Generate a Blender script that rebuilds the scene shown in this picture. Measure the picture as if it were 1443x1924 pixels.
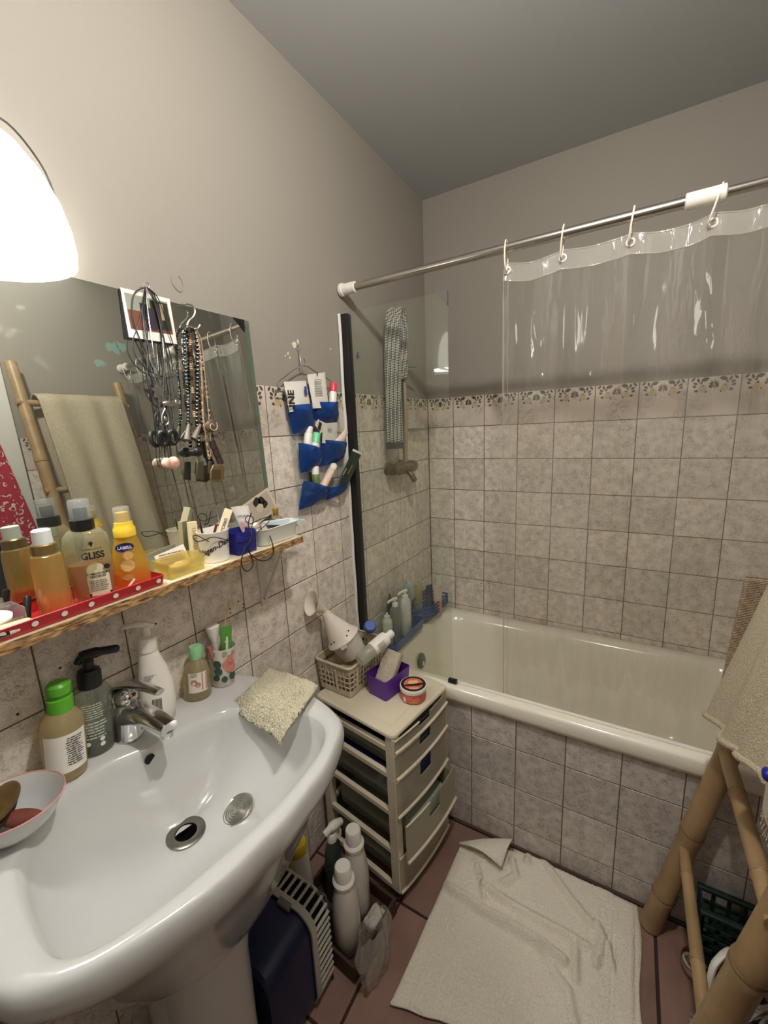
import bpy, bmesh, math, random
import numpy as np
from mathutils import Matrix, Vector
random.seed(7)
for o in list(bpy.data.objects): bpy.data.objects.remove(o)
SC = bpy.context.scene
COL = SC.collection
PI = math.pi

# ------------------------------------------------------------------ camera
IMG_W, IMG_H = 1443., 1924.
CX, CY = IMG_W/2, IMG_H/2
VPX = np.array([-610., 865.]); VPY = np.array([1188., 783.])       # vanishing points of the room axes
FPX = math.sqrt(-np.dot(VPX-[CX, CY], VPY-[CX, CY]))
def unit(v):
    v = np.array(v, float); return v/np.linalg.norm(v)
AX = -unit([VPX[0]-CX, VPX[1]-CY, FPX]); AY = unit([VPY[0]-CX, VPY[1]-CY, FPX]); AZ = np.cross(AX, AY)
ROT = np.stack([AX, AY, AZ])
CAM = np.array([0.856, 0.0, 1.434])
cd = bpy.data.cameras.new('camera'); cam = bpy.data.objects.new('camera', cd); COL.objects.link(cam)
cd.sensor_fit = 'HORIZONTAL'; cd.sensor_width = 36.0; cd.lens = 36.0*FPX/IMG_W
cd.clip_start = 0.02; cd.clip_end = 50
rgt, dwn, fwd = ROT[:, 0], ROT[:, 1], ROT[:, 2]
M = Matrix.Identity(4)
for i in range(3):
    M[i][0], M[i][1], M[i][2], M[i][3] = rgt[i], -dwn[i], -fwd[i], CAM[i]
cam.matrix_world = M
SC.camera = cam
def ray(u, v): return ROT @ np.array([(u-CX)/FPX, (v-CY)/FPX, 1.0])
def on(u, v, ax, val):
    r = ray(u, v); return CAM + (val-CAM[ax])/r[ax]*r
def onx(p, x): return on(p[0], p[1], 0, x)
def ony(p, y): return on(p[0], p[1], 1, y)
def onz(p, z): return on(p[0], p[1], 2, z)
def on_plane(u, v, n, d):
    n = np.array(n, float); r = ray(u, v); return CAM + (d-CAM@n)/(r@n)*r
def proj(P):
    c = ROT.T @ (np.array(P)-CAM); return c[:2]/c[2]*FPX + [CX, CY]

# ------------------------------------------------------------------ world, exposure (light comes from the two lamps built below)
w = bpy.data.worlds.new('world'); SC.world = w; w.use_nodes = True
w.node_tree.nodes['Background'].inputs[0].default_value = (0.9, 0.95, 1, 1)
w.node_tree.nodes['Background'].inputs[1].default_value = 0.02
SC.view_settings.view_transform = 'Standard'; SC.view_settings.look = 'None'
SC.view_settings.gamma = 1.0; SC.view_settings.use_curve_mapping = False
SC.view_settings.exposure = 1.4
WALL_LAMP = 2.2       # emission of the opal wall lamp shade
BULB_GLOW = 20.0      # its bulb, seen through the open foot of the shade
CEIL_LAMP = 450.0     # emission of the bare ceiling bulb

# ------------------------------------------------------------------ materials
def s2l(c):
    return tuple(((x/255.0)/12.92 if x/255.0 <= 0.04045 else ((x/255.0+0.055)/1.055)**2.4) for x in c)
MATS = {}
def newmat(name):
    m = bpy.data.materials.new(name); m.use_nodes = True
    nt = m.node_tree; nt.nodes.clear()
    out = nt.nodes.new('ShaderNodeOutputMaterial')
    return m, nt, out
def N(nt, typ, **kw):
    n = nt.nodes.new(typ)
    for k, v in kw.items(): setattr(n, k, v)
    return n
def bump(nt, bsdf, scale, strength, dist=0.002, detail=4, tc=None):
    t = tc or N(nt, 'ShaderNodeTexCoord').outputs['Object']
    no = N(nt, 'ShaderNodeTexNoise'); no.inputs['Scale'].default_value = scale; no.inputs['Detail'].default_value = detail
    nt.links.new(t, no.inputs['Vector'])
    b = N(nt, 'ShaderNodeBump'); b.inputs['Strength'].default_value = strength; b.inputs['Distance'].default_value = dist
    nt.links.new(no.outputs['Fac'], b.inputs['Height']); nt.links.new(b.outputs['Normal'], bsdf.inputs['Normal'])
def P(name, rgb, rough=0.5, metal=0.0, spec=0.5, bmp=None, var=None, coat=0.0, emit=0.0, sub=0.0):
    """plain principled material; rgb in sRGB 0-255; var=(rgb2, noise scale, contrast)"""
    if name in MATS: return MATS[name]
    m, nt, out = newmat(name)
    b = N(nt, 'ShaderNodeBsdfPrincipled')
    c = s2l(rgb)+(1,)
    b.inputs['Base Color'].default_value = c; b.inputs['Roughness'].default_value = rough
    b.inputs['Metallic'].default_value = metal; b.inputs['Specular IOR Level'].default_value = spec
    b.inputs['Coat Weight'].default_value = coat
    if sub: 
        b.inputs['Subsurface Weight'].default_value = sub; b.inputs['Subsurface Radius'].default_value = (.01, .008, .006)
    if emit:
        b.inputs['Emission Color'].default_value = c; b.inputs['Emission Strength'].default_value = emit
    if var:
        t = N(nt, 'ShaderNodeTexCoord'); no = N(nt, 'ShaderNodeTexNoise')
        no.inputs['Scale'].default_value = var[1]; no.inputs['Detail'].default_value = 6
        nt.links.new(t.outputs['Object'], no.inputs['Vector'])
        r = N(nt, 'ShaderNodeValToRGB'); k = var[2]
        r.color_ramp.elements[0].position = 0.5-k; r.color_ramp.elements[1].position = 0.5+k
        r.color_ramp.elements[0].color = c; r.color_ramp.elements[1].color = s2l(var[0])+(1,)
        nt.links.new(no.outputs['Fac'], r.inputs['Fac']); nt.links.new(r.outputs['Color'], b.inputs['Base Color'])
    if bmp: bump(nt, b, *bmp)
    nt.links.new(b.outputs[0], out.inputs[0])
    MATS[name] = m; return m
def CLEAR(name, rgb, body=0.15, rough=0.05, gloss=1.0, bmp=None, haze=None, crinkle=None):
    """thin clear sheet or bottle wall: tinted transparency, a share of body colour, fresnel reflection"""
    if name in MATS: return MATS[name]
    m, nt, out = newmat(name)
    c = s2l(rgb)+(1,)
    tr = N(nt, 'ShaderNodeBsdfTransparent'); tr.inputs[0].default_value = c
    df = N(nt, 'ShaderNodeBsdfDiffuse'); df.inputs[0].default_value = c
    tl = N(nt, 'ShaderNodeBsdfTranslucent'); tl.inputs[0].default_value = c
    dm = N(nt, 'ShaderNodeMixShader'); dm.inputs[0].default_value = 0.5
    nt.links.new(df.outputs[0], dm.inputs[1]); nt.links.new(tl.outputs[0], dm.inputs[2])
    mx = N(nt, 'ShaderNodeMixShader'); mx.inputs[0].default_value = body
    nt.links.new(tr.outputs[0], mx.inputs[1]); nt.links.new(dm.outputs[0], mx.inputs[2])
    gl = N(nt, 'ShaderNodeBsdfGlossy'); gl.inputs['Roughness'].default_value = rough
    fr = N(nt, 'ShaderNodeFresnel'); ge = N(nt, 'ShaderNodeNewGeometry'); io = N(nt, 'ShaderNodeMapRange')
    io.inputs[3].default_value = 1.45; io.inputs[4].default_value = 1/1.45      # a thin wall reflects alike from both sides
    nt.links.new(ge.outputs['Backfacing'], io.inputs[0]); nt.links.new(io.outputs[0], fr.inputs[0])
    mu = N(nt, 'ShaderNodeMath', operation='MULTIPLY'); mu.inputs[1].default_value = gloss
    nt.links.new(fr.outputs[0], mu.inputs[0])
    m2 = N(nt, 'ShaderNodeMixShader')
    nt.links.new(mu.outputs[0], m2.inputs[0]); nt.links.new(mx.outputs[0], m2.inputs[1]); nt.links.new(gl.outputs[0], m2.inputs[2])
    if haze:   # streaky dried-water film: (scale xyz, low, high)
        t = N(nt, 'ShaderNodeTexCoord'); mp = N(nt, 'ShaderNodeMapping'); mp.inputs['Scale'].default_value = haze[0]
        no = N(nt, 'ShaderNodeTexNoise'); no.inputs['Scale'].default_value = 1.0; no.inputs['Detail'].default_value = 5
        nt.links.new(t.outputs['Object'], mp.inputs[0]); nt.links.new(mp.outputs[0], no.inputs['Vector'])
        mr = N(nt, 'ShaderNodeMapRange'); mr.inputs[1].default_value = 0.35; mr.inputs[2].default_value = 0.7
        mr.inputs[3].default_value = haze[1]; mr.inputs[4].default_value = haze[2]
        nt.links.new(no.outputs['Fac'], mr.inputs[0]); nt.links.new(mr.outputs[0], mx.inputs[0])
    if bmp:
        bump(nt, gl, *bmp); 
        for l in list(gl.inputs['Normal'].links): nt.links.new(l.from_socket, fr.inputs['Normal'])
    if crinkle:   # (fine scale, strength): creases gathered in a few hanging bands
        t = N(nt, 'ShaderNodeTexCoord'); mp = N(nt, 'ShaderNodeMapping'); mp.inputs['Scale'].default_value = (1, 1, .2)
        nt.links.new(t.outputs['Object'], mp.inputs[0])
        n1 = N(nt, 'ShaderNodeTexNoise'); n1.inputs['Scale'].default_value = crinkle[0]; n1.inputs['Detail'].default_value = 2.2; n1.inputs['Distortion'].default_value = .8
        nt.links.new(mp.outputs[0], n1.inputs['Vector'])
        m3 = N(nt, 'ShaderNodeMapping'); m3.inputs['Scale'].default_value = (13, 1, 1.1); nt.links.new(t.outputs['Object'], m3.inputs[0])
        n2 = N(nt, 'ShaderNodeTexNoise'); n2.inputs['Scale'].default_value = 1; n2.inputs['Detail'].default_value = 2; nt.links.new(m3.outputs[0], n2.inputs['Vector'])
        r = N(nt, 'ShaderNodeMapRange'); r.inputs[1].default_value = .44; r.inputs[2].default_value = .6; r.inputs[3].default_value = .08; nt.links.new(n2.outputs['Fac'], r.inputs[0])
        mm = N(nt, 'ShaderNodeMath', operation='MULTIPLY'); nt.links.new(n1.outputs['Fac'], mm.inputs[0]); nt.links.new(r.outputs[0], mm.inputs[1])
        bp = N(nt, 'ShaderNodeBump'); bp.inputs['Strength'].default_value = crinkle[1]; bp.inputs['Distance'].default_value = .02
        nt.links.new(mm.outputs[0], bp.inputs['Height']); nt.links.new(bp.outputs[0], gl.inputs['Normal']); nt.links.new(bp.outputs[0], fr.inputs['Normal'])
    nt.links.new(m2.outputs[0], out.inputs[0])
    MATS[name] = m; return m
def EMIT(name, rgb, strength):
    m, nt, out = newmat(name)
    e = N(nt, 'ShaderNodeEmission'); e.inputs[0].default_value = s2l(rgb)+(1,); e.inputs[1].default_value = strength
    nt.links.new(e.outputs[0], out.inputs[0]); MATS[name] = m; return m
def TILE(name, base, vein, scale, rough=0.22, lo=0.44, hi=0.62):
    """glazed tile with cloudy veins, each tile object shifted by its own random number"""
    m, nt, out = newmat(name)
    b = N(nt, 'ShaderNodeBsdfPrincipled'); b.inputs['Roughness'].default_value = rough
    t = N(nt, 'ShaderNodeTexCoord'); oi = N(nt, 'ShaderNodeObjectInfo')
    mu = N(nt, 'ShaderNodeMath', operation='MULTIPLY'); mu.inputs[1].default_value = 37.0
    nt.links.new(oi.outputs['Random'], mu.inputs[0])
    ad = N(nt, 'ShaderNodeVectorMath', operation='ADD')
    nt.links.new(t.outputs['Object'], ad.inputs[0]); nt.links.new(mu.outputs[0], ad.inputs[1])
    n1 = N(nt, 'ShaderNodeTexNoise'); n1.inputs['Scale'].default_value = scale; n1.inputs['Detail'].default_value = 3; n1.inputs['Distortion'].default_value = 1.6
    nt.links.new(ad.outputs[0], n1.inputs['Vector'])
    s = N(nt, 'ShaderNodeMath', operation='SUBTRACT'); s.inputs[1].default_value = 0.5
    a = N(nt, 'ShaderNodeMath', operation='ABSOLUTE')
    nt.links.new(n1.outputs['Fac'], s.inputs[0]); nt.links.new(s.outputs[0], a.inputs[0])
    mr = N(nt, 'ShaderNodeMapRange'); mr.inputs[1].default_value = 0.0; mr.inputs[2].default_value = 0.075
    mr.inputs[3].default_value = 0.7; mr.inputs[4].default_value = 0.0
    nt.links.new(a.outputs[0], mr.inputs[0])
    n2 = N(nt, 'ShaderNodeTexNoise'); n2.inputs['Scale'].default_value = scale*0.45; n2.inputs['Detail'].default_value = 4
    nt.links.new(ad.outputs[0], n2.inputs['Vector'])
    r2 = N(nt, 'ShaderNodeMapRange'); r2.inputs[1].default_value = lo; r2.inputs[2].default_value = hi
    nt.links.new(n2.outputs['Fac'], r2.inputs[0])
    m1 = N(nt, 'ShaderNodeMath', operation='MULTIPLY'); nt.links.new(mr.outputs[0], m1.inputs[0]); nt.links.new(r2.outputs[0], m1.inputs[1])
    n3 = N(nt, 'ShaderNodeMath', operation='ADD'); n3.use_clamp = True
    m3 = N(nt, 'ShaderNodeMath', operation='MULTIPLY'); m3.inputs[1].default_value = 0.3
    nt.links.new(r2.outputs[0], m3.inputs[0]); nt.links.new(m1.outputs[0], n3.inputs[0]); nt.links.new(m3.outputs[0], n3.inputs[1])
    mc = N(nt, 'ShaderNodeMix', data_type='RGBA')
    mc.inputs[6].default_value = s2l(base)+(1,); mc.inputs[7].default_value = s2l(vein)+(1,)
    nt.links.new(n3.outputs[0], mc.inputs[0])
    hs = N(nt, 'ShaderNodeHueSaturation'); vr = N(nt, 'ShaderNodeMapRange'); vr.inputs[3].default_value = 0.9; vr.inputs[4].default_value = 1.08
    nt.links.new(oi.outputs['Random'], vr.inputs[0]); nt.links.new(vr.outputs[0], hs.inputs['Value'])
    nt.links.new(mc.outputs[2], hs.inputs['Color']); nt.links.new(hs.outputs[0], b.inputs['Base Color'])
    bp = N(nt, 'ShaderNodeBump'); bp.inputs['Strength'].default_value = 0.12; bp.inputs['Distance'].default_value = 0.002
    nt.links.new(n2.outputs['Fac'], bp.inputs['Height']); nt.links.new(bp.outputs[0], b.inputs['Normal'])
    nt.links.new(b.outputs[0], out.inputs[0]); MATS[name] = m; return m

# ------------------------------------------------------------------ mesh helpers
class MB:
    """collects shapes; build() links them as ONE mesh object"""
    def __init__(s): s.v = []; s.f = []
    def add(s, vs, fs):
        o = len(s.v); s.v += [tuple(map(float, p)) for p in vs]; s.f += [tuple(i+o for i in f) for f in fs]; return s
    def box(s, a, b):
        x0, y0, z0 = a; x1, y1, z1 = b
        return s.add([(x0,y0,z0),(x1,y0,z0),(x1,y1,z0),(x0,y1,z0),(x0,y0,z1),(x1,y0,z1),(x1,y1,z1),(x0,y1,z1)],
                     [(0,3,2,1),(4,5,6,7),(0,1,5,4),(1,2,6,5),(2,3,7,6),(3,0,4,7)])
    def obox(s, c, u, v, w_):
        """box from its centre and three half-axis vectors"""
        c, u, v, w_ = [np.array(q, float) for q in (c, u, v, w_)]
        pts = [c+a*u+b*v+d*w_ for d in (-1, 1) for a, b in ((-1,-1),(1,-1),(1,1),(-1,1))]
        return s.add(pts, [(0,3,2,1),(4,5,6,7),(0,1,5,4),(1,2,6,5),(2,3,7,6),(3,0,4,7)])
    def rbox(s, a, b, r, seg=3, zr=None):
        """box with rounded vertical corners and slightly rounded top edge"""
        x0, y0, z0 = a; x1, y1, z1 = b; zr = min(r*0.5, (z1-z0)*0.3) if zr is None else zr
        def ring(ins, z):
            o = []
            rr = max(r-ins, 1e-4)
            for cx_, cy_, a0 in ((x1-r, y1-r, 0), (x0+r, y1-r, 90), (x0+r, y0+r, 180), (x1-r, y0+r, 270)):
                for k in range(seg+1):
                    t = math.radians(a0+90*k/seg); o.append((cx_+rr*math.cos(t), cy_+rr*math.sin(t), z))
            return o
        rings = [ring(zr, z0), ring(0, z0+zr), ring(0, z1-zr), ring(zr*0.35, z1-zr*0.3), ring(zr, z1)]
        return s.loft(rings, True, True)
    def loft(s, rings, cap0=False, cap1=False, closed=True):
        n = len(rings[0]); o = len(s.v); fs = []
        for r in rings: s.v += [tuple(map(float, p)) for p in r]
        for i in range(len(rings)-1):
            for j in range(n if closed else n-1):
                k = (j+1) % n
                fs.append((o+i*n+j, o+i*n+k, o+(i+1)*n+k, o+(i+1)*n+j))
        if cap0: fs.append(tuple(o+j for j in reversed(range(n))))
        if cap1: fs.append(tuple(o+(len(rings)-1)*n+j for j in range(n)))
        s.f += fs; return s
    def lathe(s, prof, c=(0,0,0), n=24, ex=1.0, ey=1.0, ang=0.0, axis=None, caps=True):
        """prof = [(radius, height)]; axis = direction of the height"""
        c = np.array(c, float)
        if axis is None: e3 = np.array([0,0,1.]); e1 = np.array([math.cos(ang), math.sin(ang), 0]); e2 = np.array([-math.sin(ang), math.cos(ang), 0])
        else:
            e3 = unit(axis); h = np.array([0,0,1.]) if abs(e3[2]) < 0.9 else np.array([1.,0,0])
            e1 = unit(np.cross(h, e3)); e2 = np.cross(e3, e1)
        rings = [[c+e1*(r*ex*math.cos(2*PI*k/n))+e2*(r*ey*math.sin(2*PI*k/n))+e3*z for k in range(n)] for r, z in prof]
        return s.loft(rings, caps and prof[0][0] > 1e-6, caps and prof[-1][0] > 1e-6)
    def tube(s, pts, r, n=8, caps=True, flat=1.0, up=(0,0,1)):
        pts = [np.array(p, float) for p in pts]; m = len(pts)
        rs = r if isinstance(r, (list, tuple, np.ndarray)) else [r]*m
        rings = []; prev = None
        for i in range(m):
            t = unit(pts[min(i+1, m-1)]-pts[max(i-1, 0)])
            if prev is None:
                h = np.array(up, float); h = h if abs(t@unit(h)) < 0.95 else np.array([1.,0.1,0])
                e1 = unit(np.cross(h, t))
            else:
                e1 = prev-(prev@t)*t; e1 = unit(e1)
            prev = e1; e2 = np.cross(t, e1)
            rings.append([pts[i]+e1*rs[i]*math.cos(2*PI*k/n)+e2*rs[i]*flat*math.sin(2*PI*k/n) for k in range(n)])
        return s.loft(rings, caps, caps)
    def prism(s, poly, d):
        """closed 3-D polygon pushed along vector d"""
        poly = [np.array(p, float) for p in poly]; d = np.array(d, float); n = len(poly)
        return s.add(poly+[p+d for p in poly], [tuple(reversed(range(n))), tuple(range(n, 2*n))]+[(j, (j+1) % n, n+(j+1) % n, n+j) for j in range(n)])
    def grid(s, fn, nu, nv, closed_u=False):
        o = len(s.v)
        for j in range(nv+1):
            for i in range(nu+1): s.v.append(tuple(map(float, fn(i/nu, j/nv))))
        for j in range(nv):
            for i in range(nu):
                a = o+j*(nu+1)+i; s.f.append((a, a+1, a+nu+2, a+nu+1))
        return s
    def sphere(s, c, r, n=14, m=8, sc=(1,1,1)):
        c = np.array(c, float)
        rings = [[c+np.array([sc[0]*r*math.sin(PI*i/m)*math.cos(2*PI*k/n), sc[1]*r*math.sin(PI*i/m)*math.sin(2*PI*k/n), -sc[2]*r*math.cos(PI*i/m)]) for k in range(n)] for i in range(1, m)]
        s.loft(rings, True, True); return s
    def build(s, name, mat, parent=None, smooth=True, bevel=0.0, solid=0.0, subd=0, angle=40):
        me = bpy.data.meshes.new(name); me.from_pydata(s.v, [], s.f); me.validate(); me.update()
        bm = bmesh.new(); bm.from_mesh(me); bmesh.ops.recalc_face_normals(bm, faces=bm.faces)
        bm.to_mesh(me); bm.free()
        o = bpy.data.objects.new(name, me); COL.objects.link(o)
        me.materials.append(mat)
        if smooth:
            me.polygons.foreach_set('use_smooth', [True]*len(me.polygons))
            me.set_sharp_from_angle(angle=math.radians(angle))
        if solid:
            q = o.modifiers.new('solid', 'SOLIDIFY'); q.thickness = solid; q.offset = 0
        if bevel:
            q = o.modifiers.new('bevel', 'BEVEL'); q.width = bevel; q.segments = 2; q.limit_method = 'ANGLE'
        if subd:
            q = o.modifiers.new('sub', 'SUBSURF'); q.levels = subd; q.render_levels = subd
        if parent: o.parent = parent
        return o
def cps(pts, n=8, closed=False):
    """Catmull-Rom through points"""
    p = [np.array(q, float) for q in pts]; m = len(p); out = []
    for i in range(m if closed else m-1):
        a, b, c, d = (p[(i-1) % m], p[i], p[(i+1) % m], p[(i+2) % m]) if closed else (p[max(i-1, 0)], p[i], p[i+1], p[min(i+2, m-1)])
        for k in range(n):
            t = k/n; out.append(0.5*((2*b)+(-a+c)*t+(2*a-5*b+4*c-d)*t*t+(-a+3*b-3*c+d)*t**3))
    if not closed: out.append(p[-1])
    return out
def thing(name, label, cat, loc=(0,0,0), rot=(0,0,0), group=None):
    o = bpy.data.objects.new(name, None); COL.objects.link(o); o.empty_display_size = 0.02
    o.location = tuple(map(float, loc)); o.rotation_euler = rot
    return tag(o, label, cat, group)
def tag(o, label, cat, group=None):
    o['label'] = label; o['category'] = cat
    if group: o['group'] = group
    return o
def struct(o): o['kind'] = 'structure'; return o
def face_dir(loc):
    """horizontal direction from a thing to the viewpoint and the reader's right-hand direction on a face turned that way"""
    f = unit([CAM[0]-loc[0], CAM[1]-loc[1], 0]); return f, np.array([-f[1], f[0], 0])
UP = np.array([0, 0, 1.])
def wrapmap(o, right, up, R):
    o, right, up = np.array(o, float), unit(right), unit(up); nrm = np.cross(right, up)
    def f(x, y, lift=0.0):
        if not R: return o+right*x+up*y+nrm*lift
        a = x/R; return o+right*((R+lift)*math.sin(a))+up*y+nrm*((R+lift)*math.cos(a)-R)
    return f
def decal(parent, name, mat, o, right, up, R, polys, lift=0.0004):
    """flat print: 2-D polygons laid on a flat or round face"""
    f = wrapmap(o, right, up, R); mb = MB()
    for poly in polys: mb.add([f(x, y, lift) for x, y in poly], [tuple(range(len(poly)))])
    return mb.build(name, mat, parent, smooth=False)
def label_patch(parent, name, mat, o, right, up, R, w_, h, lift=0.0003, n=10):
    f = wrapmap(o, right, up, R)
    return MB().grid(lambda a, b: f((a-.5)*w_, (b-.5)*h, lift), n, 1).build(name, mat, parent)
def fineprint(parent, mat, o, right, up, R, w_, h, rows, lift=0.0006, seed=0, ragged=0.35):
    rg = random.Random(seed); polys = []; p = h/rows
    for r in range(rows):
        x = -w_/2; end = w_/2*(1-ragged*rg.random())
        y = h/2-(r+.5)*p
        while x < end:
            L = min(rg.uniform(.1, .3)*w_, end-x); polys.append([(x, y-p*.22), (x+L, y-p*.22), (x+L, y+p*.22), (x, y+p*.22)]); x += L+w_*.03
    return decal(parent, 'fine_print', mat, o, right, up, R, polys, lift)
def lettering(parent, txt, size, mat, o, right, up, R=0, bold=0.0, lift=0.0008, sx=1.0, align='CENTER', shear=0.0):
    cu = bpy.data.curves.new('lettering', 'FONT'); cu.body = txt; cu.size = size; cu.align_x = align; cu.align_y = 'CENTER'
    cu.offset = bold; cu.resolution_u = 3; cu.shear = shear
    t = bpy.data.objects.new('lettering_src', cu); COL.objects.link(t)
    bpy.context.view_layer.update()
    me = bpy.data.meshes.new_from_object(t.evaluated_get(bpy.context.evaluated_depsgraph_get()))
    bpy.data.objects.remove(t)
    f = wrapmap(o, right, up, R)
    for v in me.vertices: v.co = Vector(f(v.co.x*sx, v.co.y, lift))
    me.materials.clear(); me.materials.append(mat); me.name = 'lettering'
    ob = bpy.data.objects.new('lettering', me); COL.objects.link(ob)
    if parent: ob.parent = parent
    return ob
def circle(cx_, cy_, r, n=12, ry=None):
    return [(cx_+r*math.cos(2*PI*k/n), cy_+(ry or r)*math.sin(2*PI*k/n)) for k in range(n)]
def leaf2(cx_, cy_, L, w_, ang, n=5):
    """almond outline of a printed leaf"""
    pts = [(-L/2+L*k/n, w_/2*math.sin(PI*k/n)) for k in range(n+1)]+[(L/2-L*k/n, -w_/2*math.sin(PI*k/n)) for k in range(1, n)]
    c, s_ = math.cos(ang), math.sin(ang)
    return [(cx_+x*c-y*s_, cy_+x*s_+y*c) for x, y in pts]
def deform(o, fn):
    for v in o.data.vertices: v.co = Vector(fn(np.array(v.co)))
def dupe(o, parent=None):
    c = o.copy(); COL.objects.link(c); c.parent = parent
    for ch in o.children: dupe(ch, c)
    return c

# ================================================================== the setting
W, D, YB, H = 1.385, 1.887, -0.75, 2.412
YA = 1.205                      # face of the tiled bath panel
TOP = 1.561                     # top of the wall tiling
m_paint = P('taupe wall paint', (149, 143, 133), 0.6, bmp=(14, 0.10, 0.004, 6))
m_ceil = P('grey ceiling paint', (178, 180, 181), 0.8, bmp=(160, 0.06, 0.002, 3))
m_grout = P('brown grout', (104, 90, 78), 0.85)
m_grout_floor = P('dark floor grout', (52, 36, 30), 0.9)
m_tile = TILE('marbled wall tile', (236, 227, 214), (170, 160, 150), 82, lo=.30, hi=.62)
m_tile_ap = TILE('marbled bath panel tile', (214, 206, 197), (152, 144, 138), 88, lo=.30, hi=.6)
m_border = TILE('white border tile', (214, 203, 190), (176, 162, 150), 26)
m_leaf = P('brown printed leaf', (88, 74, 62), 0.3)
m_flow = P('ochre printed flower', (196, 170, 126), 0.3)
m_greenf = P('grey green printed flower', (122, 126, 106), 0.3)
m_white = P('white glazed ceramic', (200, 201, 199), 0.12, coat=0.4)
m_bath = P('cream bath enamel', (240, 235, 219), 0.16, coat=0.3)
m_chrome = P('chrome', (205, 205, 205), 0.12, 1.0)
m_whiteplastic = P('white plastic', (232, 228, 218), 0.35)
m_black = P('black plastic', (22, 22, 23), 0.4)
m_dark = P('dark hole', (12, 11, 10), 0.8)
m_inkd = P('dark ink', (38, 36, 36), 0.5)
m_inkg = P('grey ink', (130, 126, 120), 0.5)
m_trim = P('white door paint', (216, 216, 208), 0.4)
m_paper = P('white paper', (236, 232, 222), 0.7)

floor = struct(MB().box((-0.08, YB-.08, -0.06), (W+.08, D+.08, -0.004)).build('floor', m_grout_floor, smooth=False))
ceiling = struct(MB().box((-0.08, YB-.08, H), (W+.08, D+.08, H+.08)).build('ceiling', m_ceil, smooth=False))
wall_left = struct(MB().box((-0.08, YB-.08, -.06), (-0.004, D+.08, H)).build('wall_left', m_paint, smooth=False))
wall_far = struct(MB().box((-0.004, D+.004, -.06), (W+.004, D+.08, H)).build('wall_far', m_paint, smooth=False))
DY0, DY1, DZ = -0.14, 0.66, 2.06     # door opening in the right wall
wall_right = struct(MB().box((W+.004, DY1, -.06), (W+.08, D+.08, H)).box((W+.004, YB-.08, -.06), (W+.08, DY0, H)).box((W+.004, DY0, DZ), (W+.08, DY1, H)).build('wall_right', m_paint, smooth=False))
wall_near = struct(MB().box((-.08, YB-.08, -.06), (W+.08, YB, H)).build('wall_near', m_paint, smooth=False))

_tm = {}
def tile_mesh(w_, h, wd, hd, t, mat, ch=0.0012):
    key = (round(w_, 4), round(h, 4), tuple(np.round(wd, 2)), tuple(np.round(hd, 2)), mat.name, t)
    if key in _tm: return _tm[key]
    wd, hd = np.array(wd, float), np.array(hd, float); n = np.cross(wd, hd)
    q = [(-1,-1),(1,-1),(1,1),(-1,1)]
    r0 = [wd*a*w_/2+hd*b*h/2-n*t for a, b in q]
    r1 = [wd*a*w_/2+hd*b*h/2-n*ch for a, b in q]
    r2 = [wd*a*(w_/2-ch)+hd*b*(h/2-ch) for a, b in q]
    mb = MB().loft([r0, r1, r2], False, True)
    me = bpy.data.meshes.new('tile'); me.from_pydata(mb.v, [], mb.f); me.update(); me.materials.append(mat)
    _tm[key] = me; return me
def tile(parent, c, wd, hd, w_, h, mat, name='tile', t=0.004):
    o = bpy.data.objects.new(name, tile_mesh(w_, h, wd, hd, t, mat)); COL.objects.link(o)
    o.location = tuple(map(float, c)); o.parent = parent
    return o
HALF = [(.013,-.0085,.9,.018,.008),(.028,-.012,1.9,.018,.009),(.047,-.010,.3,.026,.014),(.020,-.022,2.6,.016,.009),(.037,-.021,1.0,.013,.007),
        (.066,-.026,1.4,.016,.009),(.018,-.032,2.8,.014,.009),(.042,-.031,.2,.011,.006),(.063,-.035,2.3,.012,.008),(.024,-.048,2.9,.013,.009),(.052,-.052,1.2,.010,.005)]
_dm = {}
def print_mesh(kind, wd, hd, mat, w_):
    key = (kind, tuple(np.round(wd, 2)), round(w_, 3))
    if key in _dm: return _dm[key]
    wd, hd = np.array(wd, float), np.array(hd, float); n = np.cross(wd, hd); polys = []
    h = .1365
    if kind == 'leaf':
        for sx in (-1, 1):
            for dx, dz, an, L, b in HALF:
                polys.append(leaf2(sx*(w_/2-dx), h/2+dz, L, b, an if sx < 0 else PI-an))
    elif kind == 'flower':
        for sx in (-1, 1):
            for k in range(8):
                a = 2*PI*k/8; polys.append(leaf2(sx*(w_/2-.042)+.008*math.cos(a), h/2-.042+.008*math.sin(a), .014, .006, a))
    else:
        for k in range(9):
            a = 2*PI*k/9; polys.append(leaf2(.009*math.cos(a), h/2-.028+.009*math.sin(a), .016, .005, a))
    mb = MB()
    for p in polys: 
        q = [wd*max(-w_/2+.002, min(w_/2-.002, x))+hd*y+n*.00035 for x, y in p]
        mb.add(q, [tuple(range(len(q)))])
    me = bpy.data.meshes.new(kind+'_print'); me.from_pydata(mb.v, [], mb.f); me.update(); me.materials.append(mat)
    _dm[key] = me; return me
def border_tile(parent, c, wd, hd, w_, h):
    o = tile(parent, c, wd, hd, w_, h, m_border, 'border_tile')
    if w_ > .12:
        for kind, mm in (('leaf', m_leaf), ('flower', m_flow), ('green_flower', m_greenf)):
            d_ = bpy.data.objects.new(kind+'_print', print_mesh(kind, wd, hd, mm, w_)); COL.objects.link(d_); d_.parent = o
    return o
ROWS = [1.424-0.149*k for k in range(0, 10)]+[0.0]         # horizontal joints, top to bottom
G = 0.0026                                                 # joint width
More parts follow.
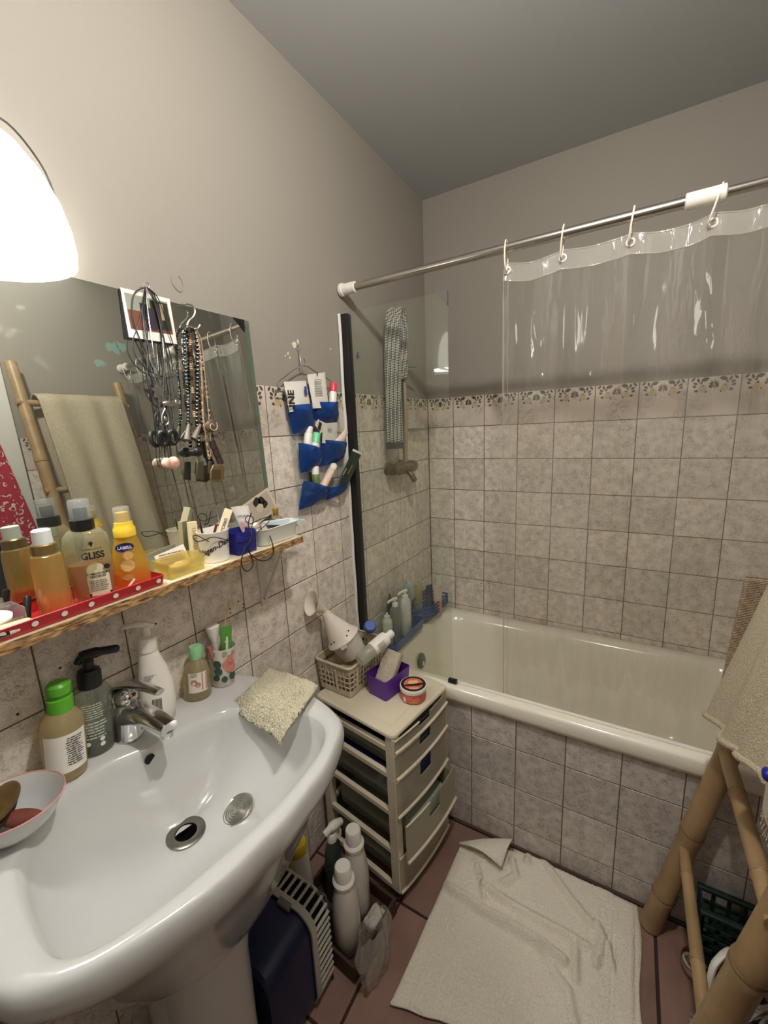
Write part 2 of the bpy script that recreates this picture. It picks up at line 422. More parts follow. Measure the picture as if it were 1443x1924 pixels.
def tile_wall(parent, cols, rows, place, wd, hd, mat, top=None):
    """cols: joint coordinates along the wall; rows: joint heights from the top down"""
    for i in range(len(cols)-1):
        a, b = cols[i], cols[i+1]
        for j in range(len(rows)-1):
            z1, z0 = rows[j], rows[j+1]
            if z1-z0 < .02: continue
            c = place((a+b)/2, (z0+z1)/2)
            if top and j == 0: border_tile(parent, c, wd, hd, b-a-G, z1-z0-G)
            else: tile(parent, c, wd, hd, b-a-G, z1-z0-G, mat)
# left wall
colsL = [0.838+0.1485*k for k in range(-5, 8)]; colsL[-1] = D-.001
MB().box((-0.004, .0, 0), (-0.0012, D, TOP-.001)).build('grout_bed', m_grout, wall_left, smooth=False)
tile_wall(wall_left, colsL, [TOP]+ROWS, lambda a, z: (0.0, a, z), (0,1,0), (0,0,1), m_tile, top=True)
# far wall, above the bath
colsF = [0.001]+[0.130+0.1485*k for k in range(0, 9)]; colsF[-1] = W-.001
MB().box((0, D+.0012, .38), (W, D+.004, TOP-.001)).build('grout_bed', m_grout, wall_far, smooth=False)
tile_wall(wall_far, colsF, [TOP]+ROWS[:8], lambda a, z: (a, D, z), (1,0,0), (0,0,1), m_tile, top=True)
# right wall (seen in the mirror)
colsR = [0.745+0.149*k for k in range(0, 8)]+[D-.001]
MB().box((W+.0012, .742, 0), (W+.004, D, TOP-.001)).build('grout_bed', m_grout, wall_right, smooth=False)
tile_wall(wall_right, colsR, [TOP]+ROWS, lambda a, z: (W, a, z), (0,-1,0), (0,0,1), m_tile, top=True)
# peeling paint on the right wall
m_peel = P('pale blue green old paint', (150, 184, 176), 0.8)
rg = random.Random(3)
for cy_, cz_, s_ in ((1.205, 1.985, .05), (1.13, 1.905, .035), (1.25, 2.0, .04)):
    poly = [(cy_+s_*rg.uniform(.35, 1.0)*math.cos(2*PI*k/17), cz_+s_*.8*rg.uniform(.3, 1.0)*math.sin(2*PI*k/17)) for k in range(17)]
    MB().add([(W+.0034, a, b) for a, b in poly], [tuple(range(17))]).build('bare_patch', m_peel, wall_right, smooth=False)
# blistered and chipped paint on the left wall
m_chip = P('bare white plaster', (226, 218, 204), 0.8)
for (u, v), s_ in (((553, 648), .011), ((541, 664), .005), ((545, 672), .004), ((536, 668), .003), ((640, 655), .005), ((621, 655), .004), ((560, 642), .007)):
    p = onx((u, v), -.0036)
    poly = [(-.0036, p[1]+s_*rg.uniform(.5, 1.1)*math.cos(2*PI*k/9), p[2]+s_*rg.uniform(.5, 1.1)*math.sin(2*PI*k/9)) for k in range(9)]
    MB().add(poly, [tuple(range(9))]).build('paint_chip', m_chip, wall_left, smooth=False)
loop = [onx(q, -.0030) for q in ((322, 518), (323, 530), (330, 541), (339, 548), (344, 540), (342, 528), (336, 518))]
MB().tube(cps(loop, 5), .0011, 6).build('paint_blister', m_paint, wall_left)
# drilled holes in the tiles
for (u, v) in ((448, 1130), (457, 1135), (432, 1144), (433, 1152), (457, 1142), (113, 1255), (293, 1172), (492, 1086), (33, 1342)):
    p = onx((u, v), .0003)
    MB().lathe([(.0022, 0), (.0022, .0004)], p, 8, axis=(1,0,0)).build('drill_hole', m_dark, wall_left)
for (u, v) in ((904, 1096), (904, 1101), (919, 1097), (919, 1102)):
    p = ony((u, v), D-.0003)
    MB().lathe([(.003, 0), (.003, .0004)], p, 8, axis=(0,-1,0)).build('drill_hole', m_dark, wall_far)
# terracotta floor
m_terra = P('terracotta floor tile', (146, 114, 101), 0.5, var=((122, 92, 80), 9, .22), bmp=(60, .15, .002, 4))
fx = [-.345, -.005, .331, .667, 1.004, 1.34]; fy = [-.48, -.144, .193, .529, .865, 1.201]
for i in range(5):
    for j in range(len(fy)-1):
        x0, x1 = max(fx[i], .002), min(fx[i+1], W); y0, y1 = fy[j], fy[j+1]
        if x1-x0 < .03: continue
        tile(floor, ((x0+x1)/2, (y0+y1)/2, 0), (1,0,0), (0,1,0), x1-x0-.008, y1-y0-.008, m_terra, 'floor_tile')
for j in range(len(fy)-1):
    tile(floor, ((1.344+W)/2, (fy[j]+fy[j+1])/2, 0), (1,0,0), (0,1,0), W-1.348, fy[j+1]-fy[j]-.008, m_terra, 'floor_tile')
# door in the right wall (seen at the left edge of the mirror)
door = struct(MB().box((W+.02, DY0+.003, .004), (W+.055, DY1-.003, DZ-.003)).build('door_1', m_trim, smooth=False, bevel=.002))
MB().box((W-.012, DY1-.005, 0), (W+.01, DY1+.078, DZ+.07)).box((W-.012, DY0-.078, 0), (W+.01, DY0+.005, DZ+.07)).box((W-.012, DY0+.005, DZ-.004), (W+.01, DY1-.005, DZ+.07)).build('door_frame', m_trim, door, smooth=False, bevel=.003)
for z in (.3, 1.1, 1.83):
    MB().lathe([(.007, 0), (.007, .08), (.0045, .084)], (W-.014, DY1+.002, z), 10).build('hinge', P('grey steel', (150, 150, 146), .35, .9), door)

# ================================================================== bath tub
def rr_ring(x0, x1, y0, y1, r, z, n=12, zf=None):
    o = []
    for cx_, cy_, a0 in ((x1-r, y1-r, 0), (x0+r, y1-r, 90), (x0+r, y0+r, 180), (x1-r, y0+r, 270)):
        for k in range(n+1):
            t = math.radians(a0+90*k/n); x, y = cx_+r*math.cos(t), cy_+r*math.sin(t)
            o.append((x, y, z + (zf(x, y) if zf else 0)))
    return o
def rimz(x, y): return 0.045*(1-(y-YA)/(D-YA))            # the bath sits a little higher at the front
tub = thing('bathtub', 'cream enamelled bathtub along the far wall behind a tiled panel', 'bathtub', (0.69, 1.545, 0))
T0 = np.array([0.69, 1.545, 0])
def loc(rings): return [[np.array(p)-T0 for p in r] for r in rings]
x0, x1, y0, y1 = .002, W-.002, YA-.018, D-.002
rings = [rr_ring(x0+.03, x1-.03, y0+.028, y1-.03, .02, .455, zf=rimz), rr_ring(x0, x1, y0+.004, y1, .02, .457, zf=rimz), rr_ring(x0, x1, y0, y1, .022, .470, zf=rimz),
         rr_ring(x0, x1, y0+.001, y1, .022, .500, zf=rimz), rr_ring(x0+.004, x1-.004, y0+.006, y1-.004, .024, .509, zf=rimz), rr_ring(x0+.012, x1-.012, y0+.016, y1-.012, .03, .512, zf=rimz),
         rr_ring(.075, 1.31, YA+.030, 1.835, .09, .512, zf=rimz), rr_ring(.084, 1.30, YA+.038, 1.825, .10, .508, zf=rimz), rr_ring(.094, 1.285, YA+.050, 1.812, .11, .495, zf=rimz),
         rr_ring(.104, 1.27, YA+.058, 1.80, .12, .46), rr_ring(.125, 1.22, YA+.075, 1.782, .13, .32), rr_ring(.145, 1.17, YA+.09, 1.765, .14, .22),
         rr_ring(.17, 1.13, YA+.115, 1.74, .14, .175), rr_ring(.22, 1.07, YA+.16, 1.695, .13, .158), rr_ring(.4, .9, YA+.26, 1.6, .05, .150)]
MB().loft(loc(rings), False, True).build('tub_shell', m_bath, tub, angle=70)
MB().lathe([(.034, 0), (.034, .004), (.028, .008), (.02, .009)], np.array([.1165, 1.50, .415])-T0, 20, axis=(1,0,.15)).build('overflow_plate', P('dull dark chrome', (120, 118, 112), .3, .9), tub)
MB().tube([np.array(p)-T0 for p in ((.1, 1.5, .4), (.128, 1.5, .405))], .012, 10).build('overflow_knob', m_chrome, tub)
MB().lathe([(.03, 0), (.03, .003), (.02, .004)], np.array([.30, 1.5, .156])-T0, 18).build('drain_ring', m_chrome, tub)
MB().tube([np.array((x_, YA+.020, .5145+rimz(0, YA+.02)))-T0 for x_ in (.39, .8, W-.006)], .006, 8, flat=.7).build('rim_profile', m_whiteplastic, tub)
# tiled bath panel
panel = struct(MB().box((.002, YA+.0012, 0), (W-.002, YA+.012, .497)).build('wall_bath', m_grout))
colsA = [.002, .146, .297]+[.446+.149*k for k in range(0, 7)]; colsA[-1] = W-.003
tile_wall(panel, colsA, [.499, .384, .234, .084, .004], lambda a, z: (a, YA, z), (1,0,0), (0,0,1), m_tile_ap)
MB().tube([(.38, YA-.002, .004), (.6, YA-.002, .004), (1.0, YA-.002, .004), (1.37, YA-.002, .004)], .006, 6).build('sealant_bead', P('brown silicone', (78, 62, 52), .6), panel)

# ================================================================== shower screen
m_glass = CLEAR('shower glass', (250, 252, 248), .03, 0.0, 0.8, haze=((9, 9, 1.6), .005, .05))
screen = thing('shower_screen', 'clear glass shower screen in a black wall seal beside the drawers', 'shower screen', (0.02, 1.213, .535))
S0 = np.array([0.02, 1.213, .535])
MB().box(np.array((.03, 1.210, .5605))-S0, np.array((.376, 1.216, 1.812))-S0).build('glass_panel', m_glass, screen, smooth=False)
MB().box(np.array((.003, 1.200, .5605))-S0, np.array((.030, 1.226, 1.808))-S0).build('wall_seal', m_black, screen, smooth=False, bevel=.002)
m_sil = P('white silicone', (226, 224, 216), .45, bmp=(40, .3, .003, 3))
for y_ in (1.194, 1.232):
    MB().tube(cps([np.array((.003, y_+random.uniform(-.0025, .0025), .566+k*.069))-S0 for k in range(19)], 2), .0055, 8).build('silicone_bead', m_sil, screen)
MB().prism([np.array(p)-S0 for p in ((.377, 1.2085, 1.8135), (.338, 1.2085, 1.8135), (.377, 1.2085, 1.772))], (0, .009, 0)).build('corner_guard', P('grey plastic', (96, 94, 90), .5), screen, smooth=False)
MB().box(np.array((.362, 1.206, .5595))-S0, np.array((.392, 1.220, .572))-S0).build('bottom_clip', m_black, screen, smooth=False, bevel=.001)
p = ony((672, 668), 1.2085)-S0
decal(screen, 'drop_sticker', P('slate ink', (70, 82, 96), .4), p, (1,0,0), (0,0,1), 0, [[(0, .014), (.004, .004), (.0062, -.003), (.004, -.009), (0, -.011), (-.004, -.009), (-.0062, -.003), (-.004, .004)]], .0002)

# ================================================================== shower rail and curtain
m_rod = P('brushed steel rod', (196, 192, 184), .22, 1.0)
ROD = np.array([0.0, 1.218, 1.885])
rod = thing('curtain_rod', 'telescopic steel shower curtain rod with white plastic end caps', 'curtain rod', ROD)
MB().lathe([(.0115, .03), (.0115, .95)], (0,0,0), 20, axis=(1,0,0)).build('rod_tube', m_rod, rod)
MB().lathe([(.0095, .93), (.0095, W-.03)], (0,0,0), 20, axis=(1,0,0)).build('inner_tube', m_rod, rod)
MB().lathe([(.0, .001), (.020, .001), (.0205, .012), (.0175, .014), (.0165, .058), (.012, .06)], (0,0,0), 24, axis=(1,0,0)).build('end_cap', m_whiteplastic, rod)
MB().lathe([(.0, -.001), (.020, -.001), (.0205, -.012), (.0175, -.014), (.0165, -.058), (.012, -.06)], (W,0,0), 24, axis=(1,0,0)).build('end_cap', m_whiteplastic, rod)
MB().lathe([(.0118, .925), (.0165, .927), (.0165, .995), (.010, .998)], (0,0,0), 24, axis=(1,0,0)).build('joint_sleeve', m_whiteplastic, rod)
ring_px = [(951, 468), (1057, 447), (1187, 418), (1345, 378)]
ring_x = [float(ony(q, 1.218)[0]) for q in ring_px]+[1.10, 1.22, 1.335]
m_ring = P('ivory plastic ring', (224, 216, 200), .4)
CX0, CX1 = ring_x[0]-.010, 1.362
def cur_y(x, z):
    """folds of the curtain; they fade at the header and the sheet swings into the bath lower down"""
    a = .010*math.sin(22*x+.6)+.007*math.sin(47*x+1.1+.6*math.sin(3*z))+.003*math.sin(90*x+2*z)
    base = 1.230+.062*min(1, max(0, (1.80-z)/1.25))**1.2
    return base+a*(.55+.45*min(1, (1.86-z)/.5))
def cur_top(x):
    """header sags between the rings"""
    xs = ring_x; s_ = 0
    for i in range(len(xs)-1):
        if xs[i] <= x <= xs[i+1]: t = (x-xs[i])/(xs[i+1]-xs[i]); s_ = .012*math.sin(PI*t)
    return 1.853-s_
curtain = thing('shower_curtain', 'clear plastic shower curtain hanging from white rings into the bathtub', 'curtain', (CX0, 1.218, 1.85))
U0 = np.array([CX0, 1.218, 1.85])
m_curt = CLEAR('clear vinyl', (250, 249, 245), .06, .045, 2.2, crinkle=(30, .55), haze=((14, 14, 1.2), .03, .15))
m_head = CLEAR('milky vinyl band', (240, 238, 232), .42, .10, 2.0, crinkle=(60, .8))
def cfn(a, b):
    x = CX0+(CX1-CX0)*a; zt = cur_top(x); z = zt+(.30-zt)*b; return np.array((x, cur_y(x, z), z))-U0
MB().grid(cfn, 190, 90).build('sheet', m_curt, curtain, angle=180)
def hfn(a, b):
    x = CX0+(CX1-CX0)*a; zt = cur_top(x)+.003; z = zt-.046*b; return np.array((x, cur_y(x, z)-.0012, z))-U0
MB().grid(hfn, 190, 3).build('header_band', m_head, curtain, angle=180)
for q in (.05, .97):
    MB().tube([np.array((x, cur_y(x, cur_top(x)-.046*q)-.002, cur_top(x)+.003-.046*q))-U0 for x in np.linspace(CX0, CX1, 120)], .0011, 5).build('hem_seam', m_head, curtain)
MB().tube([np.array((CX0, cur_y(CX0, z), z))-U0 for z in np.linspace(1.85, .3, 60)], .0016, 6).build('side_hem', m_head, curtain)
MB().tube([np.array((CX0+.012, cur_y(CX0+.012, z)-.001, z))-U0 for z in np.linspace(1.81, .3, 60)], .0007, 5).build('side_hem', m_head, curtain)
for i, x in enumerate(ring_x):
    zt = cur_top(x)-.018; y = cur_y(x, zt)-.002
    g = MB(); 
    g.tube([np.array((x+.008*math.cos(t), y-.001, zt+.008*math.sin(t)))-U0 for t in np.linspace(0, 2*PI, 17)], .0022, 6, caps=False)
    g.build('grommet', m_whiteplastic, curtain)
    tilt = [0.0, .003, .004, .010, .003, .0, .002][i]
    pts = []
    for k in range(21):
        t = 2*PI*k/20; c_ = np.array((x+tilt*math.cos(t), 1.2195+.017*math.sin(t), 1.868+.037*math.cos(t)))
        pts.append(c_)
    r_ = MB().tube(pts, .0021, 7, caps=False).build('curtain_ring', m_ring)
    tag(r_, ['white curtain ring at the left edge of the clear curtain', 'white curtain ring second from the left on the rod', 'white curtain ring third from the left on the rod',
             'white curtain ring beside the white sleeve on the rod', 'white curtain ring fifth from the left on the rod', 'white curtain ring second from the right wall', 'white curtain ring nearest the right wall'][i], 'curtain ring', 'rings of the shower curtain')

# ================================================================== lamps
LY, LZ = 0.285, 1.715
lamp = thing('wall_lamp', 'lit cream glass wall lamp above the mirror', 'lamp', (0, LY, LZ))
m_opal = EMIT('lit opal glass', (255, 250, 238), WALL_LAMP)
prof = [(.124, 0), (.127, .02), (.125, .05), (.116, .09), (.100, .125), (.078, .155), (.050, .176), (.02, .186)]
def half(r, z, n=20, d=.86): return [(.006+r*d*math.sin(PI*k/n), -r*math.cos(PI*k/n), z) for k in range(n+1)]
MB().loft([half(r, z) for r, z in prof], False, True, closed=True).build('glass_shade', m_opal, lamp, angle=60)
MB().loft([half(.118, .012), half(.02, .008)], False, True).build('bulb_glow', EMIT('hot bulb glass', (255, 250, 242), BULB_GLOW), lamp)
MB().box((-.003, -.055, .03), (.006, .055, .15)).build('wall_plate', m_trim, lamp)
MB().tube(cps([(.02, .02, .19), (.03, .06, .186), (.02, .10, .152), (.008, .118, .115)], 6), .0022, 6).build('wire_rim', m_chrome, lamp)
bulb = thing('ceiling_bulb', 'bare round light bulb hanging from the ceiling above the room', 'lamp', (.78, .45, H))
MB().lathe([(.04, 0), (.04, -.012), (.01, -.02)], (0,0,0), 20).build('ceiling_rose', m_trim, bulb)
MB().tube([(0, 0, -.015), (0, 0, -.135)], .004, 8).build('cable', m_trim, bulb)
MB().lathe([(.017, -.130), (.017, -.160)], (0,0,0), 16).build('socket', m_trim, bulb)
MB().sphere((0, 0, -.183), .028).build('glass_bulb', EMIT('lit bulb', (255, 249, 241), CEIL_LAMP), bulb)

# ================================================================== mirror on its shelf
def MIRROR():
    m, nt, out = newmat('old mirror')
    g = N(nt, 'ShaderNodeBsdfGlossy'); g.inputs[0].default_value = (.60, .62, .56, 1); g.inputs['Roughness'].default_value = 0.0
    d_ = N(nt, 'ShaderNodeBsdfDiffuse'); d_.inputs[0].default_value = s2l((176, 180, 172))+(1,)
    t = N(nt, 'ShaderNodeTexCoord'); a = N(nt, 'ShaderNodeTexNoise'); a.inputs['Scale'].default_value = 40; a.inputs['Detail'].default_value = 8
    nt.links.new(t.outputs['Object'], a.inputs['Vector'])
    b = N(nt, 'ShaderNodeTexNoise'); b.inputs['Scale'].default_value = 5; nt.links.new(t.outputs['Object'], b.inputs['Vector'])
    r = N(nt, 'ShaderNodeMapRange'); r.inputs[1].default_value = .6; r.inputs[2].default_value = .85; r.inputs[3].default_value = .0; r.inputs[4].default_value = .5
    nt.links.new(a.outputs['Fac'], r.inputs[0])
    r2 = N(nt, 'ShaderNodeMapRange'); r2.inputs[1].default_value = .48; r2.inputs[2].default_value = .72; nt.links.new(b.outputs['Fac'], r2.inputs[0])
    mu = N(nt, 'ShaderNodeMath', operation='MULTIPLY'); nt.links.new(r.outputs[0], mu.inputs[0]); nt.links.new(r2.outputs[0], mu.inputs[1])
    ad = N(nt, 'ShaderNodeMath', operation='ADD'); ad.inputs[1].default_value = .035; nt.links.new(mu.outputs[0], ad.inputs[0])
    x = N(nt, 'ShaderNodeMixShader'); nt.links.new(ad.outputs[0], x.inputs[0]); nt.links.new(g.outputs[0], x.inputs[1]); nt.links.new(d_.outputs[0], x.inputs[2])
    nt.links.new(x.outputs[0], out.inputs[0]); MATS['old mirror'] = m; return m
m_mir = MIRROR()
SHELF_Z, SHELF_X = 1.165, .125
MZ0, MZ1, MX0, MX1 = SHELF_Z+.001, 1.712, .030, .010        # mirror foot stands off the wall, its top leans on it
MYR = .790
mirror = thing('mirror', 'old wall mirror leaning on the shelf under the lamp', 'mirror', (MX0, .35, MZ0))
MM0 = np.array([MX0, .35, MZ0])
q = [np.array(p)-MM0 for p in ((MX0, -.12, MZ0), (MX0, MYR-.002, MZ0), (MX1, MYR+.004, MZ1), (MX1, -.12, MZ1))]
MB().prism(q, (-.004, 0, 0)).build('mirror_glass', m_mir, mirror, smooth=False)
e_ = [np.array(p)-MM0 for p in ((MX1+.0008, MYR-.008, MZ1-.001), (MX0+.0008, MYR-.014, MZ0))]
MB().prism([q[1]+(.0004, 0, 0), q[2]+(.0004, 0, 0), e_[0], e_[1]], (.0006, 0, 0)).build('bevelled_edge', CLEAR('glass bevel', (214, 224, 214), .15, .02), mirror, smooth=False)
def mirx(z): return MX0+(MX1-MX0)*(z-MZ0)/(MZ1-MZ0)
def on_mirror(pt, off=0.0):
    """point of the mirror's face (pushed off metres forward) seen at a pixel"""
    k = (MX1-MX0)/(MZ1-MZ0)
    return on_plane(pt[0], pt[1], (1, 0, -k), MX0-k*MZ0+off)
tri = [on_mirror(q_, .0012)-MM0 for q_ in ((438, 596), (459, 601), (460, 624))]
MB().prism(tri, (-.006, 0, 0)).build('corner_guard', m_black, mirror, smooth=False)
# shelf
def OSB():
    m, nt, out = newmat('raw chipboard edge'); b = N(nt, 'ShaderNodeBsdfPrincipled'); b.inputs['Roughness'].default_value = .8
    t = N(nt, 'ShaderNodeTexCoord'); mp = N(nt, 'ShaderNodeMapping'); mp.inputs['Scale'].default_value = (90, 60, 300)
    no = N(nt, 'ShaderNodeTexNoise'); no.inputs['Scale'].default_value = 1; no.inputs['Detail'].default_value = 5
    nt.links.new(t.outputs['Object'], mp.inputs[0]); nt.links.new(mp.outputs[0], no.inputs['Vector'])
    r = N(nt, 'ShaderNodeValToRGB'); e = r.color_ramp.elements; e[0].position = .35; e[0].color = s2l((92, 62, 34))+(1,); e[1].position = .68; e[1].color = s2l((206, 166, 112))+(1,)
    nt.links.new(no.outputs['Fac'], r.inputs[0]); nt.links.new(r.outputs[0], b.inputs['Base Color'])
    bp = N(nt, 'ShaderNodeBump'); bp.inputs['Strength'].default_value = .6; bp.inputs['Distance'].default_value = .002
    nt.links.new(no.outputs['Fac'], bp.inputs['Height']); nt.links.new(bp.outputs[0], b.inputs['Normal'])
    nt.links.new(b.outputs[0], out.inputs[0]); return m
m_osb = OSB()
shelf = thing('wall_shelf', 'white chipboard shelf with a raw edge under the mirror', 'shelf', (0, .3, SHELF_Z))
H0 = np.array([0, .3, SHELF_Z])
MB().box(np.array((.0, -.14, SHELF_Z-.018))-H0, np.array((SHELF_X, .800, SHELF_Z-.0008))-H0).build('board', m_osb, shelf, smooth=False, bevel=.001)
MB().box(np.array((.0, -.14, SHELF_Z-.0008))-H0, np.array((SHELF_X-.001, .799, SHELF_Z))-H0).build('white_facing', P('ivory melamine', (226, 214, 186), .35), shelf, smooth=False)
for yb in (.756, -.05):
    bk = MB().box((-.0, yb-.012, .965), (.004, yb+.012, SHELF_Z-.018)).box((0, yb-.010, SHELF_Z-.022), (.105, yb+.010, SHELF_Z-.018))
    bk.tube([(.004, yb, .985), (.095, yb, SHELF_Z-.021)], .0035, 6)
    o = MB(); o.v = [tuple(np.array(v_)-H0) for v_ in bk.v]; o.f = bk.f
    o.build('bracket', P('white painted steel', (206, 200, 190), .4), shelf, smooth=False)
    MB().lathe([(.004, 0), (.0025, .002)], np.array((.004, yb, .985))-H0, 10, axis=(1,0,0)).build('screw', m_dark, shelf)

# ================================================================== wash basin
SLOPE = -0.09                                  # the basin hangs a little lower at its far end
def sz(y): return .866+SLOPE*(y-.35)
def on_sink(u, v, dz=0.0): return on_plane(u, v, (0, -SLOPE, 1), .866-SLOPE*.35+dz)
SINK0 = np.array([.2, .345, 0])
sink = thing('wash_basin', 'white ceramic pedestal wash basin below the shelf', 'sink', SINK0)
outer = [(.004, .600), (.06, .628), (.13, .645), (.20, .650), (.27, .640), (.335, .620)] + [tuple(on_sink(*q_, -.026)[:2]) for q_ in ((646, 1375), (637, 1415), (614, 1466), (584, 1508), (545, 1562), (498, 1610), (426, 1684), (301, 1780), (173, 1862), (69, 1902), (0, 1907))] + [(.24, .035), (.15, .025), (.06, .035), (.004, .06), (.003, .2), (.003, .35), (.003, .5)]
inner = [tuple(on_sink(*q_, -.006)[:2]) for q_ in ((436, 1335), (520, 1345), (578, 1346), (609, 1368), (606, 1402), (580, 1442), (540, 1492), (478, 1555), (405, 1620), (315, 1694), (215, 1766), (140, 1806), (95, 1800), (55, 1720), (35, 1640), (50, 1585), (110, 1500), (200, 1440), (280, 1405), (350, 1370))]
cen = np.array([.235, .345])
NT = 144
def polar(pts):
    c = np.array(cps([(p_[0], p_[1], 0) for p_ in pts], 10, True))[:, :2]-cen
    th = np.arctan2(c[:, 1], c[:, 0]); r = np.hypot(c[:, 0], c[:, 1]); o = np.argsort(th); th, r = th[o], r[o]
    th = np.concatenate([th-2*PI, th, th+2*PI]); r = np.concatenate([r, r, r])
    return np.interp(np.linspace(-PI, PI, NT, endpoint=False), th, r)
RO, RI = polar(outer), polar(inner)
def smooth_r(r, k=3):
    for _ in range(k): r = (np.roll(r, 1)+2*r+np.roll(r, -1))/4
    return r
RI = smooth_r(RI, 4); RO = smooth_r(RO, 1)
TH = np.linspace(-PI, PI, NT, endpoint=False)
DR = on_sink(350, 1567, -.150)                 # drain centre on the bowl floor
def ring_r(r, dz): return [(max(.0025, cen[0]+r[k]*math.cos(TH[k])), cen[1]+r[k]*math.sin(TH[k]), sz(cen[1]+r[k]*math.sin(TH[k]))+dz) for k in range(NT)]
def ring_b(s_, dz, flat):
    o = []
    for k in range(NT):
        p_ = np.array((cen[0]+RI[k]*math.cos(TH[k]), cen[1]+RI[k]*math.sin(TH[k])))
        q_ = DR[:2]+(p_-DR[:2])*s_
        z_ = (1-flat)*(sz(q_[1])+dz)+flat*DR[2]
        o.append((q_[0], q_[1], z_))
    return o
rings = [ring_r(RO*.42, -.30), ring_r(RO*.62, -.22), ring_r(RO*.80, -.13), ring_r(RO*.92, -.075), ring_r(RO*.985, -.050), ring_r(RO*1.0, -.036), ring_r(RO*1.003, -.022), ring_r(RO*.997, -.010), ring_r(RO*.982, -.003), ring_r(RO*.965, 0)]
rings += [ring_r(RI+(RO*.965-RI)*.5, .0), ring_r(RI+(RO*.965-RI)*.12, -.002), ring_r(RI, -.006)]
for s_ in (.975, .94, .9, .84, .76, .66, .55, .44, .34, .25, .17, .12):
    t_ = (1-s_)
    dz = -.006-.144*min(1, (1-s_**1.9))**.62
    rings.append(ring_b(s_, dz, max(0, (.5-s_)/.5)*.7))
rings.append([(DR[0]+.026*math.cos(t_), DR[1]+.026*math.sin(t_), DR[2]-.001) for t_ in TH])
BV = [np.array(p_) for r in rings[12:] for p_ in r]
MB().loft([[np.array(p_)-SINK0 for p_ in r] for r in rings]).build('basin_bowl', m_white, sink, angle=75)
def on_bowl(u, v):
    """bowl point that shows at a pixel"""
    return min(BV, key=lambda p_: np.hypot(*(proj(p_)-[u, v])))
tl = (0, -SLOPE, 1)
MB().lathe([(.0186, .0005), (.0192, .002), (.030, .003), (.0335, .0015), (.0335, -.002)], DR+np.array((0,0,.003))-SINK0, 32, axis=(0,.03,1), caps=False).build('drain_ring', P('worn steel', (150, 148, 140), .3, 1.0), sink)
MB().lathe([(.0185, .001), (.018, -.06), (.0, -.06)], DR+np.array((0,0,.0035))-SINK0, 24, axis=(0,.03,1), caps=False).build('drain_pipe', m_dark, sink)
ov = on_bowl(280, 1430); nb = unit(np.array([DR[0], DR[1], DR[2]+.12])-ov)
MB().lathe([(.0, 0), (.0095, .0), (.0095, .0012), (.0, .0012)], ov-SINK0+nb*.0005, 18, axis=nb).build('overflow_hole', m_dark, sink)
# pedestal
ped = []
for z_, rx, ry in ((.0, .105, .088), (.05, .100, .083), (.25, .095, .078), (.45, .098, .082), (.58, .115, .1), (.66, .14, .125)):
    ped.append([np.array((.19+rx*math.copysign(abs(math.cos(t_))**.75, math.cos(t_)), .325+ry*math.copysign(abs(math.sin(t_))**.75, math.sin(t_)), z_))-SINK0 for t_ in np.linspace(0, 2*PI, 40, endpoint=False)])
MB().loft(ped, True, False).build('pedestal', m_white, sink, angle=70)
MB().tube(cps([np.array(p_)-SINK0 for p_ in ((.06, .40, .50), (.06, .46, .44), (.05, .60, .41), (.05, .66, .42))], 8), .019, 14).build('waste_pipe', P('cream pipe', (196, 180, 144), .5), sink)

# faucet
FB = on_sink(243, 1383); 
fau = thing('faucet', 'chrome single lever mixer tap on the wash basin', 'faucet', FB, (math.atan(SLOPE), 0, .10))
MB().lathe([(.0245, 0), (.0245, .004), (.023, .008), (.0225, .03), (.025, .055), (.026, .064), (.022, .072), (.0, .075)], (0,0,0), 28).build('body', m_chrome, fau)
sp = [(.0, .048), (.03, .056), (.06, .058), (.09, .055), (.118, .049)]
rings = []
for i, (x_, z_) in enumerate(sp):
    a_, b_ = [(.024, .022), (.022, .018), (.020, .0145), (.018, .0125), (.0165, .011)][i]
    rings.append([(x_, a_*math.copysign(abs(math.cos(t_))**.7, math.cos(t_)), z_+b_*math.copysign(abs(math.sin(t_))**.7, math.sin(t_))) for t_ in np.linspace(0, 2*PI, 24, endpoint=False)])
MB().loft(rings, True, True).build('spout', m_chrome, fau)
MB().lathe([(.011, 0), (.011, -.010), (.009, -.012)], (.110, 0, .042), 16).build('aerator', m_chrome, fau)
lv = cps([(-.022, 0, .062), (-.026, 0, .082), (-.014, 0, .102), (.02, 0, .112), (.06, 0, .116), (.10, 0, .115)], 6)
wd = np.interp(np.linspace(0, 1, len(lv)), [0, .3, .6, 1], [.02, .021, .015, .009])
rings = []
for i, p_ in enumerate(lv):
    t_ = unit(lv[min(i+1, len(lv)-1)]-lv[max(i-1, 0)]); n_ = np.cross(t_, (0, 1, 0))
    th_ = .010 if i < 8 else .0055
    rings.append([p_+np.array((0, 1, 0))*wd[i]*math.cos(a_)+n_*th_*math.sin(a_) for a_ in np.linspace(0, 2*PI, 16, endpoint=False)])
MB().loft(rings, True, True).build('lever', m_chrome, fau)
MB().sphere((.0, 0, .082), .021, sc=(1, 1, .95)).build('cartridge_cap', m_chrome, fau)
MB().lathe([(.0, 0), (.004, 0), (.003, .0015), (0, .0015)], (.0195, .004, .090), 10, axis=(1, .1, .3)).build('red_dot', P('red dot', (150, 30, 34), .4), fau)
